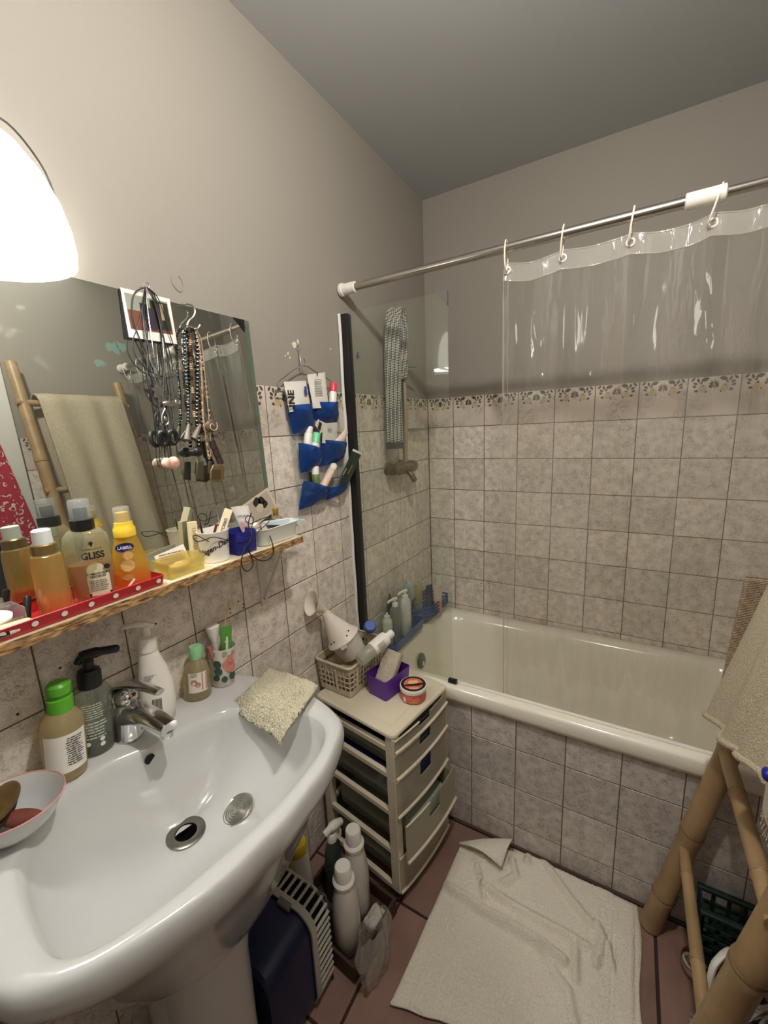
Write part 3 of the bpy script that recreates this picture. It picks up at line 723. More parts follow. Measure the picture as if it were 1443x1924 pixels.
# strainer plug lying in the bowl
pp = on_bowl(442, 1527); nn = unit(np.array([DR[0]-pp[0], DR[1]-pp[1], .22]))
plug = thing('basin_plug', 'round ridged metal basin plug beside the drain hole', 'plug', pp+nn*.002)
m_plug = P('brushed tin', (176, 174, 166), .3, .85)
MB().lathe([(.0, .0), (.032, .0), (.0335, .003), (.031, .006), (.029, .0045), (.0, .0045)], (0,0,0), 32, axis=nn).build('disc', m_plug, plug)
for k in range(5):
    r_ = .008+.0046*k; e1 = unit(np.cross(nn, (0, 0, 1))); e2 = np.cross(nn, e1)
    MB().tube([nn*.005+e1*r_*math.cos(t_)+e2*r_*math.sin(t_) for t_ in np.linspace(0, 2*PI, 25)], .0011, 5, caps=False).build('ridge', m_plug, plug)

# ================================================================== things on the wash basin
TILT = (math.atan(SLOPE), 0, 0)                # they stand square on the sloping deck
m_clear = CLEAR('clear bottle plastic', (214, 220, 206), .22, .05)
m_clearcap = CLEAR('clear cap', (236, 238, 238), .25, .05)
m_gcap = P('green cap', (92, 176, 42), .35)
m_mint = P('mint cap', (146, 204, 152), .45)
def bottle(name, label, loc_, prof, mat, rot=(0,0,0), ex=1.0, ey=1.0, ang=0.0, group=None, cat='bottle', n=28):
    t_ = thing(name, label, cat, loc_, rot, group)
    MB().lathe(prof, (0,0,0), n, ex, ey, ang).build('body', mat, t_, angle=50)
    return t_
# amber hand soap with a green cap
b0 = on_sink(126, 1452); f0, r0 = face_dir(b0); az = math.atan2(f0[1], f0[0])
t = bottle('soap_bottle', 'soap bottle with green cap and white label beside the bowl', b0, [(.026, 0), (.030, .004), (.031, .02), (.031, .09), (.028, .105), (.018, .117), (.0155, .12)], CLEAR('amber soap', (236, 220, 172), .55, .08), TILT)
MB().lathe([(.0185, .117), (.0185, .139), (.014, .141), (.012, .146), (.0175, .148), (.018, .162), (.014, .166)], (0,0,0), 22).build('cap', m_gcap, t)
label_patch(t, 'paper_label', m_paper, f0*.0312+UP*.052, r0, UP, .0312, .066, .066)
fineprint(t, m_inkd, f0*.0312+r0*.004+UP*.055, r0, UP, .0312, .044, .05, 13, seed=1)
decal(t, 'green_band', P('olive ink', (110, 124, 70), .5), f0*.0312+UP*.024, r0, UP, .0312, [[(-.03, -.004), (-.012, -.004), (-.012, .003), (-.03, .003)]], .0006)
# dark pump bottle
b0 = on_sink(180, 1405); f0, r0 = face_dir(b0)
t = bottle('pump_bottle', 'dark clear pump bottle with black pump beside the tap', b0, [(.027, 0), (.031, .003), (.0315, .015), (.0315, .108), (.029, .118), (.016, .124), (.015, .128)], CLEAR('smoky bottle plastic', (214, 220, 206), .25, .04), TILT)
MB().lathe([(.0285, .004), (.0285, .016), (.0, .016)], (0,0,0), 24).build('liquid', P('black shampoo', (20, 24, 20), .2), t)
MB().lathe([(.019, .124), (.019, .150), (.0165, .156), (.009, .158), (.009, .172)], (0,0,0), 20).build('pump_collar', m_black, t)
dirn = unit(np.array([.55, .83, 0]))
MB().tube(cps([np.array((0,0,.170))-dirn*.016, np.array((0,0,.182))-dirn*.008, np.array((0,0,.186))+dirn*.02, np.array((0,0,.186))+dirn*.05], 5), [.006]*5+[.0095]*5+[.0075]*5+[.0045], 10).build('pump_head', m_black, t)
MB().tube([(0,0,.12), (.004,0,.01)], .002, 6).build('dip_tube', m_clearcap, t)
pale = P('pale ink', (184, 190, 178), .5)
fineprint(t, pale, f0*.0317+UP*.088, r0, UP, .0317, .036, .03, 7, seed=2)
fineprint(t, pale, f0*.0317+UP*.052, r0, UP, .0317, .040, .034, 6, seed=3)
for dx, dz_ in ((.010, .032), (.010, .022), (-.012, .028)):
    decal(t, 'recycling_mark', P('white ink', (226, 226, 220), .5), f0*.0317+UP*dz_, r0, UP, .0317, [circle(dx, 0, .0042, 10)], .0006)
# white pump bottle, leaning shoulder
b0 = on_sink(298, 1352); f0, r0 = face_dir(b0)
t = thing('lotion_bottle', 'tall white curved pump bottle behind the tap', 'bottle', b0, TILT)
rings = []
for z_, rw, rd, off in ((0, .028, .02, 0), (.004, .032, .023, 0), (.04, .034, .0245, .001), (.08, .032, .023, .0), (.115, .026, .0195, -.004), (.145, .019, .0165, -.009), (.155, .0165, .0155, -.0105), (.157, .0155, .0145, -.0105)):
    rings.append([r0*(off+rw*math.cos(a_))+f0*(rd*math.sin(a_))+UP*z_ for a_ in np.linspace(0, 2*PI, 28, endpoint=False)])
MB().loft(rings, True, True).build('body', m_whiteplastic, t, angle=50)
oc = -r0*.0105
MB().lathe([(.018, .155), (.018, .183), (.014, .186), (.008, .187), (.008, .205)], oc, 20).build('pump_collar', m_whiteplastic, t)
MB().tube(cps([oc+UP*.203+r0*.013+f0*.0, oc+UP*.209, oc+UP*.211-r0*.02-f0*.004, oc+UP*.207-r0*.042-f0*.01], 5), [.0055]*5+[.007]*5+[.005]*5+[.003], 8).build('pump_head', m_whiteplastic, t)
fineprint(t, m_inkg, f0*.0185-r0*.008+UP*.098, r0, UP, .05, .026, .024, 7, lift=.002, seed=4)
decal(t, 'barcode', m_inkd, f0*.0245+r0*.004+UP*.045, r0, UP, .06, [[(-.014+k*.0022, -.012), (-.0128+k*.0022, -.012), (-.0128+k*.0022, .014), (-.014+k*.0022, .014)] for k in range(8)], .0012)
# oil bottle with mint cap
b0 = on_sink(372, 1306); f0, r0 = face_dir(b0)
t = bottle('oil_bottle', 'small clear bottle of oil with a mint green cap', b0, [(.026, 0), (.0295, .003), (.030, .03), (.0285, .060), (.021, .080), (.0125, .088), (.012, .092)], CLEAR('straw oil', (232, 222, 190), .4, .06), TILT)
MB().lathe([(.0135, .090), (.0145, .093), (.0145, .115), (.013, .119), (0, .119)], (0,0,0), 22).build('cap', m_mint, t)
label_patch(t, 'paper_label', P('pinkish label', (226, 214, 200), .6), f0*.0302+UP*.045, r0, UP, .0302, .04, .046)
decal(t, 'printed_fruit', P('dusky rose ink', (176, 124, 112), .5), f0*.0302+UP*.046, r0, UP, .0302, [circle(-.008, .0, .007, 12), circle(.0, -.006, .006, 12), [(.008, -.02), (.019, -.02), (.019, .02), (.008, .02)]], .0006)
fineprint(t, m_inkg, f0*.0302-r0*.004+UP*.063, r0, UP, .0302, .022, .010, 3, seed=5)
# flowered tumbler and its contents
b0 = on_sink(420, 1282); f0, r0 = face_dir(b0); CUP = b0
t = thing('flowered_tumbler', 'white tumbler painted with pink and green flowers', 'cup', b0, TILT)
MB().lathe([(.0, .003), (.024, .0), (.0265, .003), (.0275, .03), (.0315, .09), (.032, .094), (.0305, .094), (.0265, .04), (.0245, .006), (.0, .006)], (0,0,0), 36).build('cup_body', P('ivory china', (214, 206, 192), .3), t)
rf = random.Random(9)
def blob(cx_, cy_, s_, k=13): return [(cx_+s_*rf.uniform(.75, 1.1)*math.cos(2*PI*j/k), cy_+s_*rf.uniform(.8, 1.15)*math.sin(2*PI*j/k)) for j in range(k)]
decal(t, 'painted_petals', P('pink glaze', (206, 130, 116), .35), f0*.0300+UP*.050, r0, UP, .0300, [blob(.013, .008, .016), blob(.020, -.004, .012), blob(.016, .022, .010)], .0015)
decal(t, 'painted_leaves', P('dark green glaze', (52, 80, 72), .35), f0*.0300+UP*.050, r0, UP, .0300, [blob(-.014, .010, .010), blob(-.012, -.008, .010), blob(-.016, -.024, .008), blob(.022, -.024, .010), blob(.002, -.028, .008)], .0010)
decal(t, 'painted_rim', P('grey green glaze', (150, 156, 134), .35), f0*.0310+UP*.084, r0, UP, .0310, [blob(-.022, 0, .006), blob(.004, .001, .007), blob(.024, -.002, .006)], .0010)
def rodlike(name, label, cat, pts, r, mat, n=12, flat=1.0):
    c = np.array(pts[0], float); o = MB().tube([np.array(p_)-c for p_ in pts], r, n, flat=flat).build(name, mat); o.location = tuple(c); tag(o, label, cat); return o
ct = on_sink(420, 1282, .0)
def cupx(dx, dy, dz): return CUP+np.array((dx, dy, dz))
o = rodlike('toothbrush_stand', 'white flared plastic handle standing in the flowered tumbler', 'toothbrush', [cupx(-.008, -.004, .010), cupx(-.009, -.004, .06), cupx(-.010, -.003, .112), cupx(-.011, -.002, .124), cupx(-.011, -.002, .146), cupx(-.011, -.002, .147)], [.0075, .0065, .0075, .0125, .0155, .0125], m_whiteplastic, 16)
t = thing('toothpaste_tube', 'green toothpaste tube standing in the flowered tumbler', 'toothpaste', cupx(.010, .006, .012))
MB().loft([[np.array((a_*.0, 0, 0))+r0*(w_*math.cos(q_))+f0*(d_*math.sin(q_))+UP*z_+r0*z_*.08 for q_ in np.linspace(0, 2*PI, 16, endpoint=False)] for a_, w_, d_, z_ in ((0, .007, .007, 0), (0, .009, .009, .012), (0, .0115, .008, .05), (0, .0125, .004, .11), (0, .013, .0012, .122), (0, .013, .001, .132))], True, True).build('tube_body', P('leaf green plastic', (84, 150, 60), .35), t)
decal(t, 'white_stripe', m_paper, f0*.0095+UP*.09+r0*.006, r0, UP, 0, [[(-.004, -.02), (.002, -.02), (.006, .02), (.002, .02)], circle(.002, .008, .004)], .0006)
rodlike('wooden_stick', 'thin wooden stick standing in the flowered tumbler', 'stick', [cupx(-.016, -.006, .012), cupx(.0, .03, .16), cupx(.006, .041, .198)], .0016, P('pale wood', (204, 176, 130), .6), 8)
rodlike('pink_razor', 'dull pink razor handle leaning in the flowered tumbler', 'razor', [cupx(.012, -.012, .012), cupx(.002, -.022, .085), cupx(.0, -.024, .106)], [.004, .0055, .006], P('dull pink plastic', (170, 104, 100), .4), 10)
# terry wash glove hanging into the bowl
def terry(name, rgb, rgb2, sc=340): return P(name, rgb, .95, spec=.1, var=(rgb2, sc, .18), bmp=(sc*1.3, 1.0, .004, 3))
m_glove = terry('cream terry', (230, 224, 200), (200, 190, 160))
cornA = [on_sink(*q_, dz_) for q_, dz_ in (((432, 1325), .010), ((505, 1258), .010), ((598, 1290), .012), ((525, 1395), -.03))]
gl = thing('wash_glove', 'cream terry wash glove lying over the corner of the basin', 'washcloth', on_sink(500, 1320))
G0 = np.array(on_sink(500, 1320))
rn = random.Random(5)
NZ = {}
def vnoise(x, y, seed=0):
    """smooth value noise"""
    def h(i, j):
        k = (i, j, seed)
        if k not in NZ: NZ[k] = random.Random(i*7919+j*104729+seed*31).uniform(-1, 1)
        return NZ[k]
    i, j = math.floor(x), math.floor(y); a_, b_ = x-i, y-j; a_ = a_*a_*(3-2*a_); b_ = b_*b_*(3-2*b_)
    return (h(i, j)*(1-a_)+h(i+1, j)*a_)*(1-b_)+(h(i, j+1)*(1-a_)+h(i+1, j+1)*a_)*b_
gp = [(432, 1325), (470, 1285), (505, 1258), (555, 1270), (598, 1292), (575, 1315), (550, 1355), (527, 1396), (490, 1375), (455, 1345)]
def glove_pt(a_, b_):
    # bilinear between back edge (505,1258)-(598,1292) and front edge (432,1325)-(527,1396), tracing the outline
    u = (1-b_)*((1-a_)*505+a_*597)+b_*((1-a_)*433+a_*527); v = (1-b_)*((1-a_)*1259+a_*1291)+b_*((1-a_)*1327+a_*1395)
    v -= 6*math.sin(PI*a_)*(1-b_); v += 3*math.sin(2*PI*a_)*b_
    q_ = on_sink(u, v); y = q_[1]; x = q_[0]
    d_ = 0.013+.004*math.sin(PI*b_)*math.sin(PI*a_)
    over = max(0, b_-.55)/.45                       # tip sinks over the bowl's edge
    d_ -= .030*over**1.5
    p_ = on_sink(u, v, d_)
    return p_+np.array((0, 0, .0018*vnoise(a_*55, b_*55, 1)+.0018*vnoise(a_*105, b_*105, 2)+.004*vnoise(a_*5, b_*5, 3)))
MB().grid(lambda a_, b_: glove_pt(a_, b_)-G0, 110, 110).build('terry_cloth', m_glove, gl, solid=.007, angle=180)
# bowl with brush and sponge
b0 = on_sink(28, 1560); 
t = thing('enamel_bowl', 'white bowl with a pink rim at the left end of the basin', 'bowl', b0, TILT)
MB().lathe([(.030, 0), (.034, .002), (.050, .018), (.061, .042), (.0622, .045), (.0605, .0455), (.058, .042), (.047, .018), (.03, .006), (0, .005)], (0,0,0), 44).build('bowl_shell', m_white, t)
MB().tube([(.0615*math.cos(a_), .0615*math.sin(a_), .0455) for a_ in np.linspace(0, 2*PI, 49)], .0012, 6, caps=False).build('pink_rim', P('pink glaze rim', (206, 144, 138), .3), t)
t = thing('scrub_brush', 'worn brown wooden brush lying in the pink rimmed bowl', 'brush', b0+np.array((-.010, -.006, .043)), (math.atan(SLOPE)+.06, -.15, -.5))
MB().sphere((0, 0, .004), .05, 24, 10, (1.08, .42, .20)).build('brush_back', P('olive brown wood', (108, 84, 44), .4, var=((74, 54, 28), 30, .2)), t)
MB().sphere((0, 0, -.008), .046, 24, 8, (1.0, .36, .22)).build('bristles', P('dark bristles', (52, 36, 26), .9), t)
t = MB().sphere((0, 0, 0), .027, 20, 10, (1.0, .5, .34)).build('sponge', P('rust brown sponge', (128, 66, 50), .85, var=((92, 44, 34), 40, .2)))
t.location = tuple(b0+np.array((.022, .006, .027))); t.rotation_euler = (.1, .35, .9); tag(t, 'rust coloured sponge lying in the pink rimmed bowl', 'sponge')

# ================================================================== things on the shelf
SZ = SHELF_Z
m_red = P('red melamine', (176, 40, 46), .28); m_dot = P('white dot', (238, 232, 220), .3)
TX0, TX1, TY0, TY1 = .040, .122, .02, .422
tray = thing('dotted_tray', 'long red tray with white dots on the shelf edge', 'tray', (TX0, TY0, SZ))
W0 = np.array((TX0, TY0, SZ))
def tring(ins, z_): return [np.array(p_)-W0 for p_ in rr_ring(TX0+ins, TX1-ins, TY0+ins, TY1-ins, max(.008-ins, .002), SZ+z_, 4)]
MB().loft([tring(.010, 0), tring(.004, .001), tring(0, .019), tring(.0022, .020), tring(.006, .004)], True, True).build('tray_shell', m_red, tray, angle=35)
dots = []
sl = math.atan2(.004, .018)
fo = np.array((TX1-.0022, TY0+.2, SZ+.010))-W0
for k in range(11):
    d_ = decal(tray, 'dot', m_dot, fo, (0,1,0), (0,0,1), 0, [circle(-.2+.012+k*.0375, .0015, .0044, 14)], .0012)
    deform(d_, lambda p_: p_+np.array(((p_[2]-.0025)*.222-.0006, 0, 0)))
for k in range(39):
    decal(tray, 'dot', m_dot, np.array(((TX0+TX1)/2, TY0, SZ+.0042))-W0, (0,1,0), (-1,0,0), 0, [circle(.02+.031*(k//3), (-.024, 0, .024)[k % 3]+(.012 if (k//3) % 2 else 0)-.006, .0046, 12)], .0002)
for x_ in (-.02, .012):
    decal(tray, 'dot', m_dot, np.array(((TX0+TX1)/2, TY1-.0024, SZ+.010))-W0, (1,0,0), (0,0,1), 0, [circle(x_, .001, .004, 12)], .0)
m_amber = CLEAR('amber oil bottle', (226, 176, 74), .30, .05)
m_orange = CLEAR('orange lotion', (246, 140, 60), .5, .05)
TB = SZ+.0045
# slim spray bottle
b0 = np.array((.084, .262, TB)); f0, r0 = face_dir(b0)
t = thing('slim_spray_bottle', 'slim amber spray bottle with gold collar and white cap', 'bottle', b0)
MB().lathe([(.019, 0), (.0225, .003), (.0225, .03), (.0212, .08), (.0195, .095), (.0135, .1)], (0,0,0), 28).build('body', CLEAR('pale gold oil', (246, 222, 150), .3, .05), t)
MB().lathe([(.020, .003), (.0208, .026), (0, .026)], (0,0,0), 24).build('orange_liquid', m_orange, t)
MB().lathe([(.0165, .094), (.0168, .112), (.015, .114)], (0,0,0), 24).build('gold_collar', P('dull gold', (142, 122, 78), .35, .6), t)
MB().lathe([(.0130, .112), (.0125, .134), (.010, .136), (0, .136)], (0,0,0), 22).build('cap', P('frosted white', (228, 232, 230), .3), t)
MB().tube(cps([(0, 0, .1), (.004, .004, .05), (-.006, .008, .008)], 6), .0016, 6).build('dip_tube', m_clearcap, t)
# big hair-oil spray
b0 = np.array((.086, .318, TB)); f0, r0 = face_dir(b0); az = math.atan2(f0[1], f0[0])
t = thing('hair_oil_spray', 'large clear hair oil spray with black collar and printed label', 'bottle', b0)
MB().lathe([(.024, 0), (.0265, .003), (.0285, .03), (.0305, .07), (.0315, .095), (.029, .112), (.022, .122), (.0145, .126)], (0,0,0), 32, .72, 1.06, az).build('body', CLEAR('clear hair oil bottle', (238, 240, 216), .22, .05), t)
MB().lathe([(.0245, .004), (.027, .03), (.0285, .066), (0, .066)], (0,0,0), 28, .70, 1.03, az).build('oil', CLEAR('brown gold oil', (226, 162, 56), .4, .05), t)
MB().lathe([(.0170, .122), (.0172, .140), (.014, .141)], (0,0,0), 24).build('black_collar', m_black, t)
MB().lathe([(.0098, .139), (.0098, .160), (0, .160)], (0,0,0), 18).build('spray_nozzle', P('slate plastic', (74, 84, 88), .4), t)
MB().lathe([(.0158, .140), (.0148, .171), (.013, .173), (0, .173)], (0,0,0), 24).build('clear_cap', m_clearcap, t)
FR = f0*.0225
lettering(t, 'GLISS', .0155, m_inkd, FR+UP*.081+r0*.006, r0, UP, .05, bold=.0006, sx=.86)
lettering(t, 'Schwarzkopf', .0052, m_inkd, FR+UP*.0925+r0*.006, r0, UP, .05)
lettering(t, 'HAIR REPAIR', .0036, P('gold ink', (176, 140, 66), .4), FR+UP*.071+r0*.006, r0, UP, .05)
decal(t, 'silhouette_mark', m_inkd, FR+UP*.102+r0*.006, r0, UP, .05, [circle(0, 0, .0030, 12), [(-.0012, -.002), (.0012, -.002), (.0015, -.0055), (-.0005, -.0055)]], .0008)
FR2 = f0*.0205
label_patch(t, 'paper_label', P('cream label', (226, 214, 184), .5), FR2+UP*.034+r0*.008, r0, UP, .045, .031, .044, .0008)
decal(t, 'label_arch', P('cream label', (226, 214, 184), .5), FR2+UP*.056+r0*.006, r0, UP, .045, [circle(.0, 0, .0125, 18)], .0009)
lettering(t, 'ULTIMATE HUILE', .0046, m_inkd, FR2+UP*.050+r0*.008, r0, UP, .045, bold=.0001, lift=.0016)
lettering(t, 'PRÉCIEUSE', .0046, m_inkd, FR2+UP*.0452+r0*.008, r0, UP, .045, bold=.0001, lift=.0016)
fineprint(t, m_inkg, FR2+UP*.030+r0*.008, r0, UP, .045, .026, .020, 6, lift=.0016, seed=6)
decal(t, 'dark_band', m_inkd, FR2+UP*.0145+r0*.008, r0, UP, .045, [[(-.0155, -.0025), (.0155, -.0025), (.0155, .0025), (-.0155, .0025)]], .0017)
decal(t, 'seal_print', m_inkd, FR+UP*.060+r0*.022, r0, UP, .05, [circle(0, 0, .0045, 12)], .0010)
# yellow baby oil
b0 = np.array((.084, .382, TB)); f0, r0 = face_dir(b0); az = math.atan2(f0[1], f0[0])
t = thing('yellow_oil_bottle', 'yellow oil bottle with blue oval logo in the dotted tray', 'bottle', b0)
MB().lathe([(.027, 0), (.030, .004), (.0305, .02), (.027, .055), (.0205, .085), (.0165, .098), (.0145, .1)], (0,0,0), 32, .72, 1.0, az).build('body', CLEAR('yellow oil bottle', (250, 222, 110), .34, .05), t)
MB().lathe([(.027, .004), (.0285, .02), (.0275, .030), (0, .030)], (0,0,0), 28, .7, .98, az).build('orange_oil', m_orange, t)
m_ycap = P('yellow plastic', (238, 200, 60), .35)
MB().lathe([(.0175, .096), (.0178, .110), (.0155, .113), (.0145, .121), (.0105, .122), (.0102, .139), (0, .140)], (0,0,0), 24).build('yellow_cap', m_ycap, t)
MB().lathe([(.0140, .121), (.0128, .147), (.011, .149), (0, .149)], (0,0,0), 22).build('clear_cap', m_clearcap, t)
FR = f0*.0168
decal(t, 'oval_logo', P('royal blue ink', (36, 44, 120), .35), FR+UP*.078-r0*.004, r0, UP, .03, [circle(0, 0, .0145, 20, .0085)], .0012)
lettering(t, 'LABELL', .0072, m_paper, FR+UP*.078-r0*.004, r0, UP, .03, bold=.0002, lift=.002, sx=.9)
m_draw = P('tan ink', (196, 140, 74), .5)
FR2 = f0*.0212
decal(t, 'printed_drawing', m_draw, FR2+UP*.046-r0*.004, r0, UP, .04, [circle(0, 0, .0125, 16), circle(.003, .018, .009, 14), circle(-.002, -.021, .0085, 14, .0055)], .0010)
decal(t, 'printed_face', P('pale tan ink', (224, 178, 110), .5), FR2+UP*.046-r0*.004, r0, UP, .04, [circle(0, 0, .0108, 16), circle(.003, .018, .0075, 14)], .0014)
# small items in the tray
tg = 'small things in the dotted tray'
t = MB().lathe([(.0125, 0), (.0128, .002), (.0120, .0035), (0, .0035)], (0,0,0), 22).build('cotton_pad', m_paper); t.location = (.074, .398, TB+.0006); t.location.y = .402; t.location.x = .098; tag(t, 'white round cotton pad at the right end of the dotted tray', 'cotton pad', tg)
rodlike('cotton_swab', 'thin cotton swab lying across the right end of the dotted tray', 'cotton swab', [(.056, .405, TB+.0018), (.110, .411, TB+.0022)], .0012, P('pale blue stick', (190, 214, 220), .4), 8)
rodlike('pink_stick', 'tiny pink stick leaning on the yellow oil bottle', 'stick', [(.108, .352, TB+.002), (.112, .372, TB+.022)], .0022, P('pale pink plastic', (232, 190, 180), .4), 8)
t = thing('paper_wrapper', 'clear box of white cotton wool at the left end of the shelf', 'box', (.070, .185, TB+.0005))
MB().rbox((-.026, -.05, 0), (.026, .035, .003), .004).box((-.026, -.05, .003), (-.0245, .035, .028)).box((-.0245, .0335, .003), (.026, .035, .028)).build('plastic_box', m_clearcap, t, smooth=False)
def wool(a_, b_):
    th, ph = 2*PI*a_, PI*b_; r_ = 1+.16*vnoise(a_*9, b_*7, 5)
    return np.array((.0, -.008, .0165))+np.array((.022*r_*math.sin(ph)*math.cos(th), .034*r_*math.sin(ph)*math.sin(th), -.0125*r_*math.cos(ph)))
MB().grid(wool, 30, 18).build('cotton_wool', P('white cotton', (238, 236, 230), .95), t, angle=180)
t = MB().rbox((-.010, -.032, 0), (.010, .032, .012), .006).build('soap_bar', P('pale yellow soap', (228, 214, 160), .45)); t.location = (.102, .190, TB+.0005); t.rotation_euler = (0, 0, -.18); tag(t, 'pale yellow soap bar in the left of the dotted tray', 'soap')
t = thing('cream_tube', 'cream tube with a dark label in front of the soap bar', 'tube', (.1165, .168, TB+.0065), (0, 0, .06))
MB().lathe([(.0058, -.034), (.0060, -.03), (.0060, .034), (.0045, .036), (.0045, .050), (.004, .051)], (0,0,0), 16, axis=(0,1,0)).build('tube_body', P('cream plastic', (232, 218, 196), .4), t)
label_patch(t, 'dark_label', m_inkd, (.0061, .004, .0), (0,1,0), (0,0,1), 0, .036, .006, .0004)
rodlike('black_tube', 'small black tube standing between cotton wool and slim spray bottle', 'tube', [(.075, .226, TB+.003), (.070, .233, TB+.034), (.070, .234, TB+.036)], [.005, .0055, .003], m_black, 12, .6)
t = rodlike('pink_lip_balm', 'small pink and black lip balm beside the slim spray bottle', 'lip balm', [(.112, .222, TB+.005), (.110, .242, TB+.005)], .0046, P('salmon plastic', (226, 130, 112), .4), 12)
MB().tube([(0, -.008, 0), (0, -.001, 0)], .0048, 12).build('cap', m_black, t)
# soap dish
t = thing('soap_dish', 'pale yellow clear soap dish next to the dotted tray', 'soap dish', (.083, .475, SZ))
m_ydish = CLEAR('pale yellow plastic', (244, 236, 186), .3, .08)
def dring(w_, d_, z_): return [np.array(p_) for p_ in rr_ring(-d_, d_, -w_, w_, .004, z_, 3)]
MB().loft([dring(.034, .024, 0), dring(.038, .028, .001), dring(.041, .031, .032), dring(.0395, .0295, .032), dring(.0365, .0265, .004)], True, True).build('dish_shell', m_ydish, t, angle=35)
o = MB().sphere((0,0,0), .022, 22, 10, (.62, 1.0, .36)).build('oval_soap', P('peach soap', (226, 198, 160), .4)); o.location = (.082, .478, SZ+.0145); tag(o, 'oval peach soap in the clear yellow dish', 'soap')
t = MB().obox((0,0,0), (.0004, 0, .001), (0, .033, .004), (0, -.003, .019)).build('printed_card', m_paper, smooth=False); t.location = (.048, .485, SZ+.0215); t.rotation_euler = (0, -.2, 0); tag(t, 'small printed card standing behind the yellow soap dish', 'card')
fineprint(t, P('brown ink', (150, 110, 84), .6), (.0006, 0, 0), (0,1,-.05), (0,0,1), 0, .056, .030, 6, lift=.0008, seed=8)
# ice-cream cup and contents
b0 = np.array((.082, .562, SZ)); f0, r0 = face_dir(b0); ICE = b0
t = thing('paper_cup', 'white paper ice cream cup with black lettering on the shelf', 'cup', b0)
MB().lathe([(.0, .002), (.0265, .0), (.0285, .002), (.0325, .064), (.0337, .066), (.0337, .0685), (.0318, .0685), (.027, .006), (0, .006)], (0,0,0), 40).build('cup_body', P('white coated paper', (232, 228, 220), .35), t)
lettering(t, 'Häagen-Dazs', .0175, m_inkd, f0*.0312+UP*.034-r0*.002, r0+UP*.42, UP, .030, bold=.0005, lift=.0014, sx=.9)
# the lettering climbs with the cup: keep it on the cone
deform(t.children[-1], lambda p_: np.array(((p_[0], p_[1], 0)))/max(1e-6, math.hypot(p_[0], p_[1]))*(.0293+.004*p_[2]/.064)+np.array((0, 0, p_[2])))
def boxlike(name, label, cat, a_, b_, wdir, w_, d_, mat):
    a_, b_ = np.array(a_, float), np.array(b_, float); ax_ = b_-a_; u_ = unit(np.cross(ax_, wdir)); v_ = unit(np.cross(u_, ax_))
    o_ = MB().obox((0,0,0), ax_/2, v_*w_/2, u_*d_/2).build(name, mat, smooth=False, bevel=.0006); o_.location = tuple((a_+b_)/2); tag(o_, label, cat); return o_, u_, v_
o, u_, v_ = boxlike('ear_candle_box', 'slanted cream box lettered ORICULI in the ice cream cup', 'box', ICE+np.array((.010, -.014, .015)), ICE+np.array((.016, .036, .108)), f0, .016, .016, P('cream card', (230, 216, 184), .55))
axu = unit(np.array((.006, .05, .093)))
fr_ = unit(f0-axu*(f0@axu)); 
lettering(o, 'ORICULI', .0095, m_inkd, fr_*.0084+axu*.014, -axu, np.cross(fr_, -axu), 0, bold=.0001, lift=.0006)
o, u_, v_ = boxlike('remote_box', 'narrow yellowed card box standing at the mirror behind the cup', 'box', (.047, .535, SZ+.0005), (.043, .542, SZ+.088), (1, -.3, 0), .012, .018, P('yellowed card', (224, 212, 170), .6))
fineprint(o, P('ochre ink', (176, 156, 90), .6), (.0075, 0, .008), (0,1,0), (0,0,1), 0, .010, .05, 9, lift=.001, seed=12)
t = MB().obox((0,0,0), (.0003, 0, 0), (0, .026, .003), (0, -.003, .030)).build('folded_paper', m_paper, smooth=False); t.location = (.068, .568, SZ+.062); t.rotation_euler = (0, -.18, 0); tag(t, 'folded white paper sticking out behind the ice cream cup', 'paper')
t.location = (.0445, .578, SZ+.0345); 
t = rodlike('brown_pencil', 'dark red pencil lying in the ice cream cup', 'pencil', [ICE+np.array((.0, -.022, .012)), ICE+np.array((.006, -.004, .055)), ICE+np.array((.008, .006, .079))], .0030, P('dark red lacquer', (96, 32, 30), .3), 8)
t = rodlike('black_brush', 'black cosmetic brush sticking up from the ice cream cup', 'brush', [ICE+np.array((-.010, -.012, .010)), ICE+np.array((-.012, -.018, .075)), ICE+np.array((-.012, -.019, .094))], [.0022, .0022, .0008], m_black, 8)
# black cables hanging over
m_cable = P('black rubber cable', (24, 22, 24), .45)
def cable(name, label, px, x_, r_=.0013, cat='cable'):
    pts = cps([onx(q_, x_ if not isinstance(x_, list) else x_[i]) for i, q_ in enumerate(px)], 7); c_ = pts[0]
    o_ = MB().tube([p_-c_ for p_ in pts], r_, 7).build(name, m_cable); o_.location = tuple(c_); tag(o_, label, cat); return o_
K5 = lambda *pts: [(400+x_*.1386, 940+y_*.1386) for x_, y_ in pts]
cable('charging_cable', 'black cable looping down over the shelf edge beside the blue box', K5((520, 170), (480, 330), (520, 420), (500, 560), (430, 640), (390, 800), (400, 910), (470, 960), (540, 880), (530, 780), (470, 650), (500, 720), (620, 810), (740, 810), (820, 720), (810, 600), (770, 480)), [.10, .10, .115, .12, .128, .130, .130, .130, .130, .130, .129, .129, .130, .130, .130, .1285, .12])
cable('earphone_cord', 'thin black cord tangled across the cup and the white box', K5((-60, 560), (-130, 520), (-240, 470), (-270, 500), (-220, 560), (-120, 540), (0, 500), (120, 520), (300, 570), (440, 540), (510, 400), (550, 250), (480, 210), (440, 260), (500, 320), (640, 260), (780, 220), (740, 310), (620, 420), (550, 540)), [.10]*3+[.118]*3+[.117]*3+[.112]*11, .0010)
